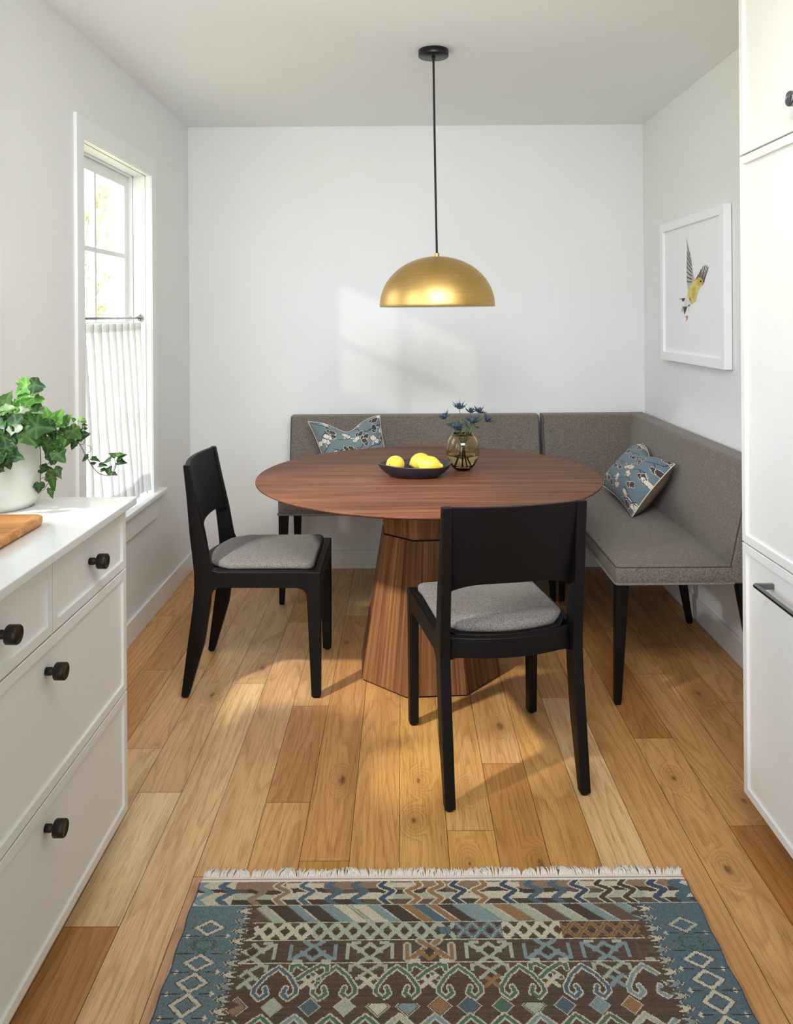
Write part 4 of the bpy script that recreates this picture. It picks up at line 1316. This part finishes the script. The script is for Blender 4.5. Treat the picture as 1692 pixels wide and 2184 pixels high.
def lemon(loc, rot, s, label):
    root = empty('lemon', loc); root.rotation_euler = rot
    tag(root, label, 'lemon', 'lemons in the black bowl')
    prof = [(0, -.040), (.003, -.0398), (.005, -.0375), (.010, -.034), (.019, -.027), (.0265, -.015), (.0295, 0), (.027, .013), (.020, .025), (.012, .032), (.0075, .0355), (.0062, .039), (.004, .0415), (0, .042)]
    bm = nb(); lathe(bm, [(r * s, z * s) for r, z in prof], 32)
    obj('fruit', bm, M['lemon'], root, smooth=True, subsurf=1)
    bm = nb(); lathe(bm, [(0, -.0412 * s), (.0022, -.0408 * s), (.0024, -.039 * s), (0, -.0385 * s)], 10)
    obj('stem_scar', bm, M['lemon_stem'], root)
R_ = math.radians
lemon((-.030, 3.095, TZ + .050), (R_(-100), 0, R_(-28)), 1.22, 'leftmost lemon in the black bowl, stem end towards us')
lemon((.068, 3.165, TZ + .048), (R_(70), R_(30), R_(60)), 1.20, 'rear lemon in the black bowl, half hidden behind another')
lemon((.103, 3.075, TZ + .050), (R_(92), 0, R_(78)), 1.26, 'front right lemon in the black bowl, tip pointing right')

VX, VY = .243, 3.235
def vase():
    root = empty('glass_vase', (VX, VY, TZ)); tag(root, 'egg-shaped amber glass vase of blue thistles on the table', 'vase')
    out = [(0, .0), (.026, 0), (.034, .004), (.048, .020), (.060, .042), (.0672, .068), (.068, .085), (.0655, .103), (.058, .124), (.048, .140), (.040, .150)]
    inn = [(.038, .1495), (.0458, .1385), (.0555, .1232), (.0628, .1025), (.0652, .085), (.0644, .069), (.0574, .0445), (.046, .0245), (.032, .0125), (.018, .0105), (0, .0100)]
    bm = nb(); lathe(bm, out + inn, 64)
    obj('glass_body', bm, M['amber'], root, smooth=True)
    w = [(0, .0103), (.018, .0108), (.0317, .0129), (.0456, .0248), (.057, .0447), (.0632, .062), (.0639, .066), (.0630, .0655), (0, .0655)]
    bm = nb(); lathe(bm, w, 64); obj('water', bm, M['water'], root, smooth=True)
vase()

def thistle(head, base_, mid, s, label, nb_=11, seed=0, leaves=2):
    r = random.Random(seed)
    head, base_, mid = Vector(head), Vector(base_), Vector(mid)
    root = empty('thistle_stem', base_); tag(root, label, 'flower', 'blue thistles in the amber vase')
    path = smooth_path([base_, mid, mid.lerp(head, .55) + Vector((0, 0, .004)), head], 6)
    bm = nb(); tube(bm, path, [.0021] * (len(path) // 2) + [.0016] * (len(path) - len(path) // 2), 7)
    part('stem', bm, M['thistle_stem'], root, smooth=True)
    ax = (path[-1] - path[-3]).normalized(); ax = (ax * .5 + Vector((0, 0, .7))).normalized()
    q = ax.to_track_quat('Z', 'Y')
    bm = nb(); lathe(bm, [(0, -.002), (.005 * s, 0), (.0072 * s, .006 * s), (.0074 * s, .012 * s), (.0055 * s, .018 * s), (.002 * s, .022 * s), (0, .0225 * s)], 18)
    for v in bm.verts: v.co = head + q @ (v.co * (1 + r.uniform(-.06, .06)))
    part('flower_head', bm, M['thistle_head'], root, smooth=True)
    def spike(bm, L, w, az, el, org, curve=.25):
        d = Vector((math.cos(az) * math.cos(el), math.sin(az) * math.cos(el), math.sin(el)))
        side = Vector((-math.sin(az), math.cos(az), 0)); up = side.cross(d) * -1
        ro = r.uniform(.5, 1.5) * r.choice((-1, 1)); side, nu = side * math.cos(ro) + up * math.sin(ro), up * math.cos(ro) - side * math.sin(ro)
        n = 7; L_, R_v, C_ = [], [], []
        for k in range(n + 1):
            t = k / n
            c = d * (L * t) + up * (curve * L * t * t)
            ww = w * (math.sin(PI * min(1, t * 1.15 + .12)) ** .8 if t < .9 else .12) * (1.25 if k % 2 else .7)
            if k == n: ww = .0002
            L_.append(bm.verts.new(org + q @ (c + side * ww))); R_v.append(bm.verts.new(org + q @ (c - side * ww))); C_.append(bm.verts.new(org + q @ (c - nu * ww * .6)))
        for k in range(n):
            bm.faces.new((L_[k], L_[k + 1], C_[k + 1], C_[k])); bm.faces.new((C_[k], C_[k + 1], R_v[k + 1], R_v[k]))
    bm = nb()
    for k in range(nb_):
        az = 2 * PI * k / nb_ + r.uniform(-.2, .2)
        spike(bm, r.uniform(.032, .052) * s, .0034 * s, az, r.uniform(.1, 1.15), head, r.uniform(-.1, .3))
    part('bracts', bm, M['thistle_bract'], root)
    if leaves:
        bm = nb()
        for k in range(leaves):
            p = path[int(len(path) * r.uniform(.55, .72))]
            for m in range(4):
                spike(bm, r.uniform(.025, .045), .0036, r.uniform(0, 2 * PI), r.uniform(-.1, .7), p, r.uniform(-.3, .2))
        part('leaves', bm, M['thistle_leaf'], root)
heads = [((980, 872), 3.245, 1.05, 'tallest blue thistle in the vase, top centre'),
         ((950, 892), 3.220, 1.0, 'leftmost blue thistle in the vase, bending over its left rim'),
         ((976, 913), 3.185, 1.1, 'lowest blue thistle in the vase, in front at the rim'),
         ((1007, 901), 3.195, 1.15, 'large dark thistle in front, right of the vase centre'),
         ((1022, 880), 3.270, 1.0, 'upper right blue thistle among pale green leaves'),
         ((1038, 899), 3.235, 1.0, 'rightmost thistle on a long pale slanting stem'),
         ((1004, 880), 3.290, .9, 'small greenish thistle at the back, right of the tallest one')]
for i, ((px, py), Y, s, lab) in enumerate(heads):
    h = at(px, py, Y)
    a = 2 * PI * i / 7 + .5
    dirx = (h.x - VX); diry = (h.y - VY)
    mid = (VX + dirx * .30, VY + diry * .35, TZ + .150)
    bs = (VX - dirx * .35 + .010 * math.cos(a), VY - diry * .3 + .012 * math.sin(a), TZ + .020)
    thistle(h, bs, mid, s, lab, 14, 40 + i, 2 if i in (1, 2, 3, 4) else 1)

# ------------------------------------------------------------------ tray on the worktop
def tray():
    x0, x1, y0, y1, z = -1.13, -.832, 1.33, 1.852, .9142
    root = empty('serving_tray', ((x0 + x1) / 2, (y0 + y1) / 2, z)); tag(root, 'oak wooden tray with rounded corners on the white worktop', 'tray')
    A = rrect(x0, x1, y0, y1, .03, 8); B = rrect(x0 + .016, x1 - .016, y0 + .016, y1 - .016, .022, 8)
    n = 36
    def pick(x0, x1, y0, y1, r):
        pts = []
        for cxx, cyy, a0 in ((x1 - r, y1 - r, 0), (x0 + r, y1 - r, 90), (x0 + r, y0 + r, 180), (x1 - r, y0 + r, 270)):
            for k in range(9):
                a = math.radians(a0 + 90 * k / 8); pts.append((cxx + r * math.cos(a), cyy + r * math.sin(a)))
        return pts
    rings = []
    for e, r, zz in ((.010, .022, 0), (.003, .028, .004), (0, .03, .010), (0, .03, .021), (.002, .029, .0225), (.013, .02, .0225), (.016, .018, .021), (.021, .015, .010), (.030, .010, .008)):
        rings.append([Vector((x, y, z + zz)) for x, y in pick(x0 + e, x1 - e, y0 + e, y1 - e, r)])
    bm = nb(); loft(bm, rings, True)
    part('tray_body', bm, M['oak_tray'], root, angle=30)
tray()

# ------------------------------------------------------------------ ivy in a white pot
def ivy():
    c = Vector((-1.028, 2.020, .9142)); r0 = .0965
    root = empty('potted_ivy', c); tag(root, 'trailing green ivy in a matte white pot at the worktop end', 'plant')
    bm = nb()
    lathe(bm, [(0, .004), (r0 - .028, .004), (r0 - .028, 0), (r0 - .020, 0), (r0 - .014, .006), (r0 - .004, .014), (r0, .024), (r0, .180), (r0 - .0006, .1815), (r0 - .0035, .1815), (r0 - .0045, .180), (r0 - .0045, .150), (0, .150)], 72)
    obj('pot', bm, M['ceramic'], root, smooth=False)
    bm = nb(); lathe(bm, [(r0 - .005, .160), (.05, .166), (0, .168)], 40); obj('soil', bm, M['soil'], root)
    outline = [(0, 0), (.16, -.14), (.33, -.11), (.45, .04), (.45, .19), (.54, .31), (.43, .41), (.32, .51), (.25, .66), (.13, .85), (0, 1.0)]
    outline = outline + [(-x, y) for x, y in outline[-2:0:-1]]
    vein_ends = {10: 1, 5: 1, 15: 1, 2: 1, 18: 1}
    r = random.Random(9)
    bms = {k: nb() for k in ('ivy_dark', 'ivy_mid', 'ivy_bright')}
    vls = {k: b.verts.layers.float.new('vein') for k, b in bms.items()}
    def leaf(p, tip, nrm, size, kind):
        """p = stalk point, tip direction, leaf normal"""
        bm = bms[kind]; vl = vls[kind]
        t = Vector(tip).normalized(); n = Vector(nrm); n = (n - t * n.dot(t)).normalized(); s = t.cross(n)
        fold = r.uniform(.10, .28); curl = r.uniform(-.25, .05); jit = [r.uniform(.93, 1.08) for _ in outline]
        def pos(x, y): return Vector(p) + (s * x + t * y + n * (abs(x) * fold + curl * y * y * .6)) * size
        cen = bm.verts.new(pos(0, .22)); cen[vl] = .8
        ring = []
        for i, (x, y) in enumerate(outline):
            v = bm.verts.new(pos(x * jit[i], y * jit[i])); v[vl] = .55 if i in vein_ends else 0
            ring.append(v)
        half = []
        for i, (x, y) in enumerate(outline):
            v = bm.verts.new(pos(x * .55, .22 + (y - .22) * .55) + n * size * .01); v[vl] = .65 if i in vein_ends else 0
            half.append(v)
        m = len(outline)
        for i in range(m):
            j = (i + 1) % m
            for f in ((cen, half[i], half[j]), (half[i], ring[i], ring[j], half[j])):
                fc = bm.faces.new(f); fc.smooth = True
    stems = nb()
    cam_dir = Vector((0, -1, .15))
    def L(px, py, Y, size_px, ang, kind, tilt=0.0, yaw=0.0):
        """leaf whose stalk point is seen at px,py; ang = tip direction in the picture (deg, 0 right, 90 up)"""
        p = at(px, py, Y); size = size_px * Y / F
        a = math.radians(ang)
        t = Vector((math.cos(a), yaw, math.sin(a)))
        nn = Vector((r.uniform(-.75, .75), -1, r.uniform(-.1, 1.1) + (1.6 if px > 184 else 0)))
        leaf(p, t, nn, size, kind)
    D, Mi, B = 'ivy_dark', 'ivy_mid', 'ivy_bright'
    Yc = 1.98
    # crown and upright shoot
    for a in ((62, 815, 2.0, 40, 225, B), (66, 818, 1.99, 34, -15, D), (60, 838, 2.0, 34, 215, B), (68, 838, 1.99, 26, 15, Mi), (58, 850, 2.0, 34, 200, B), (63, 852, 1.99, 36, -5, B), (62, 832, 2.0, 22, 40, Mi), (58, 822, 2.01, 28, 160, Mi),
              (22, 852, 1.98, 22, 150, Mi), (44, 866, 1.98, 34, 195, B), (50, 862, 1.97, 26, 30, B), (24, 872, 1.97, 40, 170, Mi), (36, 880, 1.97, 30, 180, B), (62, 876, 1.98, 44, -10, Mi), (80, 880, 1.99, 30, -15, Mi),
              (6, 866, 1.97, 36, 60, Mi), (-8, 878, 1.98, 40, 120, Mi), (-20, 900, 1.95, 44, 200, D)):
        L(*a)
    for a in ((52, 888, 1.94, 44, -60, D), (70, 886, 1.93, 40, -110, D), (34, 898, 1.93, 42, 200, D), (20, 886, 1.94, 42, 240, D), (8, 900, 1.92, 44, 250, D), (44, 904, 1.91, 46, 185, D), (66, 908, 1.91, 52, -8, D), (90, 894, 1.95, 40, -110, D),
              (100, 900, 1.95, 30, -60, D), (26, 918, 1.91, 40, 230, D), (12, 924, 1.91, 34, 250, Mi), (50, 920, 1.91, 42, -50, Mi), (74, 916, 1.92, 36, -80, Mi), (84, 912, 1.94, 34, -70, Mi), (2, 880, 1.94, 36, 20, Mi), (-6, 915, 1.91, 40, 270, D), (-18, 930, 1.91, 44, 255, D),
              (36, 925, 1.92, 26, 260, Mi), (18, 906, 1.91, 34, 280, Mi), (58, 896, 1.93, 34, 20, Mi), (94, 908, 1.95, 28, -20, D)):
        L(*a)
    # overhanging leaf on the pot front, two lower leaves
    for a in ((13, 966, 1.90, 42, -20, D), (13, 966, 1.895, 36, 235, D), (-6, 985, 1.90, 40, 250, D), (14, 962, 1.892, 30, 100, D), (12, 968, 1.893, 34, -75, D)):
        L(*a)
    # right trailing stem
    for a in ((108, 898, 1.97, 32, 110, B), (114, 902, 1.97, 36, 55, B), (120, 900, 1.97, 24, -30, Mi), (112, 914, 1.96, 30, -80, D), (132, 902, 1.98, 26, 40, B), (136, 904, 1.98, 22, 75, Mi), (148, 916, 1.99, 46, -110, Mi), (150, 914, 1.985, 34, -45, Mi), (150, 916, 1.99, 30, 200, Mi),
              (164, 938, 2.0, 26, -120, D), (164, 930, 2.0, 28, 10, D), (160, 897, 2.0, 10, 140, Mi), (168, 894, 2.0, 14, -10, B), (175, 896, 2.0, 12, -30, Mi), (176, 908, 2.0, 12, 5, D), (176, 916, 2.0, 12, 10, D), (186, 927, 2.0, 8, 30, D)):
        L(*a)
    for a in ((188, 974, 2.02, 18, 215, D), (196, 978, 2.02, 18, -15, D), (202, 990, 2.02, 12, 160, D), (212, 993, 2.02, 18, 0, D), (216, 1004, 2.02, 16, 10, D), (230, 1008, 2.02, 18, 60, D), (236, 1010, 2.02, 14, 150, D), (236, 980, 2.02, 20, 205, D), (248, 972, 2.02, 20, 10, Mi), (252, 976, 2.02, 20, 20, D), (246, 974, 2.02, 16, 150, D), (250, 986, 2.02, 22, -5, D), (240, 1010, 2.02, 12, -20, D)):
        L(*a)
    # leaves hanging beside the pot
    for a in ((104, 930, 1.98, 24, -40, D), (90, 932, 1.98, 28, -120, Mi), (104, 945, 1.98, 30, -100, Mi), (116, 960, 1.99, 34, 80, Mi), (118, 962, 1.985, 34, -50, Mi), (112, 968, 1.99, 26, -80, Mi), (86, 1000, 2.0, 26, 0, D), (113, 990, 2.0, 16, 100, Mi), (116, 1000, 2.0, 26, -55, Mi), (112, 1008, 2.0, 40, -82, Mi), (98, 1020, 2.0, 8, -80, Mi), (107, 1042, 2.0, 24, -75, Mi), (84, 1030, 2.0, 24, -95, D), (100, 972, 2.0, 14, -50, D)):
        L(*a)
    r2 = random.Random(31)
    for k in range(46):           # the crown seen from above and behind
        a = r2.uniform(0, 2 * PI); q = r0 * math.sqrt(r2.random()) * 1.05
        p = c + Vector((q * math.cos(a), q * math.sin(a) * .95, r2.uniform(.175, .235)))
        leaf(p, (math.cos(a), math.sin(a), r2.uniform(-.4, .5)), (math.cos(a) * .3, math.sin(a) * .3, 1), r2.uniform(.032, .05), r2.choice((D, D, Mi)))
    def S(pts, rad=.0011):
        path = smooth_path([at(*p) for p in pts], 5)
        tube(stems, path, rad, 6)
    S([(40, 940, 1.98), (58, 905, 1.985), (64, 880, 2.0), (64, 850, 2.0), (68, 826, 2.0)])
    S([(50, 935, 1.97), (80, 908, 1.96), (110, 914, 1.965), (132, 922, 1.98), (152, 936, 1.99), (168, 945, 2.0), (178, 962, 2.01), (187, 978, 2.02), (198, 996, 2.02), (212, 1010, 2.02), (230, 1014, 2.02), (240, 1011, 2.02), (245, 1000, 2.02), (249, 988, 2.02)])
    S([(152, 930, 1.99), (164, 918, 2.0), (167, 904, 2.0), (166, 896, 2.0)], .0007)
    S([(170, 948, 2.0), (179, 946, 2.0), (180, 932, 2.0), (176, 918, 2.0)], .0007)
    S([(187, 966, 2.02), (193, 962, 2.02), (193, 953, 2.02), (186, 949, 2.02)], .0006)
    S([(84, 938, 1.985), (86, 965, 1.995), (87, 990, 2.0), (86, 1022, 2.0), (85, 1048, 2.005)])
    S([(87, 997, 2.0), (98, 994, 2.0), (108, 982, 2.0), (115, 974, 1.99)], .0009)
    S([(87, 1021, 2.0), (98, 1016, 2.0), (107, 1006, 2.0), (115, 1000, 2.0)], .0009)
    S([(85, 1050, 2.0), (94, 1044, 2.0), (102, 1032, 2.0), (110, 1028, 2.0)], .0008)
    S([(240, 1011, 2.02), (242, 1000, 2.02), (246, 990, 2.02), (244, 978, 2.02)], .0006)
    S([(20, 935, 1.95), (20, 905, 1.95), (26, 875, 1.975), (24, 852, 1.98)], .0009)
    S([(10, 945, 1.92), (8, 950, 1.905), (10, 958, 1.90), (13, 966, 1.90)], .001)
    names = {'ivy_dark': 'dark_leaves', 'ivy_mid': 'green_leaves', 'ivy_bright': 'bright_leaves'}
    for k, b in bms.items():
        o = obj(names[k], b, M[k], root); o.location = -c
    part('vines', stems, M['ivy_stem'], root, smooth=True)
ivy()
# ------------------------------------------------------------------ the garden outside the left window
def outside():
    bm = nb(); N = 24
    vs = [[bm.verts.new((-60 + 58 * i / N, -10 + 70 * j / N, -.5 + 1.9 * max(0, (-(-60 + 58 * i / N) - 4) / 30) ** 1 + .25 * math.sin(i * .9) * math.sin(j * .7))) for j in range(N + 1)] for i in range(N + 1)]
    for i in range(N):
        for j in range(N): bm.faces.new((vs[i][j], vs[i + 1][j], vs[i + 1][j + 1], vs[i][j + 1]))
    tag(obj('lawn', bm, M['grass'], smooth=True), kind='structure')
    def tree(name, label, base_, crowns, seed, n, size, trunk):
        r = random.Random(seed)
        root = empty(name, base_); tag(root, label, 'tree' if trunk else 'shrub')
        bm = nb()
        b = Vector(base_)
        if trunk: tube(bm, smooth_path([b, b + Vector((.1, .1, 1.2)), b + Vector((.0, .2, 2.6)), Vector(crowns[0][0])], 5), [.16 - .006 * k for k in range(16)], 10)
        for cc, rad in crowns:
            tube(bm, [b + Vector((0, 0, 2.0 if trunk else 0)), Vector(cc).lerp(b, .35), Vector(cc)], [.06, .04, .015], 7)
        part('trunk' if trunk else 'stems', bm, M['bark'], root, smooth=True)
        bm = nb()
        for cc, rad in crowns:
            for k in range(int(n * rad)):
                d = Vector((r.gauss(0, 1), r.gauss(0, 1), r.gauss(0, .8))).normalized() * rad * r.random() ** .45
                p = Vector(cc) + d
                t = Vector((r.uniform(-1, 1), r.uniform(-1, 1), r.uniform(-1, .4))).normalized(); s = t.cross(Vector((r.random(), r.random(), r.random() + .1))).normalized()
                L = size * r.uniform(.6, 1.3)
                a = [p, p + t * L * .5 + s * L * .3, p + t * L, p + t * L * .5 - s * L * .3]
                bm.faces.new([bm.verts.new(x) for x in a])
        part('foliage', bm, M['tree_leaf'], root)
    Y = 15.0
    P = lambda px, py, y=Y: tuple(at(px, py, y))
    tree('garden_tree', 'pale sunlit leafy tree outside the window behind the upper panes', (-6.6, Y, .0),
         [(P(236, 402), .28), (P(222, 440), .30), (P(246, 455), .26), (P(232, 500), .34), (P(250, 520), .22), (P(205, 432), .22), (P(215, 395), .2), (P(190, 470), .2), (P(212, 606), .14), (P(235, 588), .12)], 3, 520, .085, True)
    tree('garden_shrub', 'small round shrub on the pale slope outside the window', tuple(at(213, 672, 13.5)), [(tuple(at(213, 652, 13.5)), .15), (tuple(at(222, 655, 13.5)), .12), (tuple(at(200, 660, 13.5)), .1)], 4, 1500, .05, False)
outside()

# ------------------------------------------------------------------ light
w = bpy.data.worlds.new('sky'); scene.world = w; w.use_nodes = True
bg = w.node_tree.nodes['Background']
bg.inputs[0].default_value = (0.86, 0.95, 1.06, 1)
bg.inputs[1].default_value = WORLD

def area(name, loc, rot, sx, sy, power, color=(1, 1, 1), portal=False, spread=PI):
    l = bpy.data.lights.new(name, 'AREA'); l.shape = 'RECTANGLE'; l.size = sx; l.size_y = sy
    l.energy = power; l.color = color; l.spread = spread
    o = bpy.data.objects.new(name, l); o.location = loc; o.rotation_euler = rot; link(o)
    if portal: l.cycles.is_portal = True
    return o
# sky portals at the openings
area('portal', (XL - .17, (W1[0] + W1[1]) / 2, (W1[2] + W1[3]) / 2), (0, -PI / 2, 0), W1[3] - W1[2], W1[1] - W1[0], 1, portal=True)
area('portal', (XL - .17, (W2[0] + W2[1]) / 2, (W2[2] + W2[3]) / 2), (0, -PI / 2, 0), W2[3] - W2[2], W2[1] - W2[0], 1, portal=True)
area('portal', ((XL - .25) / 2, YF, ZC / 2), (PI / 2, 0, 0), -.25 - XL, ZC, 1, portal=True)

if DAY_FILL > 0:
    area('window_fill', (XL - .40, (W2[0] + W2[1]) / 2, (W2[2] + W2[3]) / 2 - .12), (0, -PI / 2 - math.radians(76), 0), 1.2, 2.1, DAY_FILL, (.88, .96, 1.06))  # area light added outside the worktop window to lift the ceiling
area('added_fill_light', (.16, 1.0, 2.34), (math.radians(64), 0, math.radians(2)), 1.3, .7, BACK, (.95, .98, 1.02), spread=math.radians(98))  # unseen area light added as fill, aimed at the back wall
sun_d = bpy.data.lights.new('sun', 'SUN'); sun_d.energy = SUN; sun_d.angle = math.radians(2.2); sun_d.color = (1.0, .97, .93)
sun = bpy.data.objects.new('sun', sun_d); link(sun)
sun.rotation_euler = Vector((1.0, .83, -.45)).to_track_quat('-Z', 'Y').to_euler()

spot_d = bpy.data.lights.new('added_spot', 'SPOT'); spot_d.energy = SPOT; spot_d.shadow_soft_size = .07; spot_d.color = (1.0, .95, .88)  # spot added outside the worktop window for the lit patch of floor
spot_d.spot_size = math.radians(26); spot_d.spot_blend = .35
spot = bpy.data.objects.new('added_spot', spot_d); link(spot)
spot.location = (-1.78, 1.22, 2.5)
spot.rotation_euler = (Vector((.10, 3.08, .0)) - spot.location).to_track_quat('-Z', 'Y').to_euler()

# ------------------------------------------------------------------ output look
scene.view_settings.view_transform = 'Standard'
scene.view_settings.look = 'None'
scene.view_settings.exposure = EXPO
scene.view_settings.gamma = 1.0
scene.view_settings.use_curve_mapping = False
scene.render.film_transparent = False
cy = scene.cycles
cy.use_denoising = True
cy.use_adaptive_sampling = True; cy.adaptive_threshold = 0.04
cy.max_bounces = 12; cy.diffuse_bounces = 5; cy.glossy_bounces = 4; cy.transmission_bounces = 9; cy.transparent_max_bounces = 12
cy.caustics_reflective = False; cy.caustics_refractive = False
cy.sample_clamp_indirect = 8.0
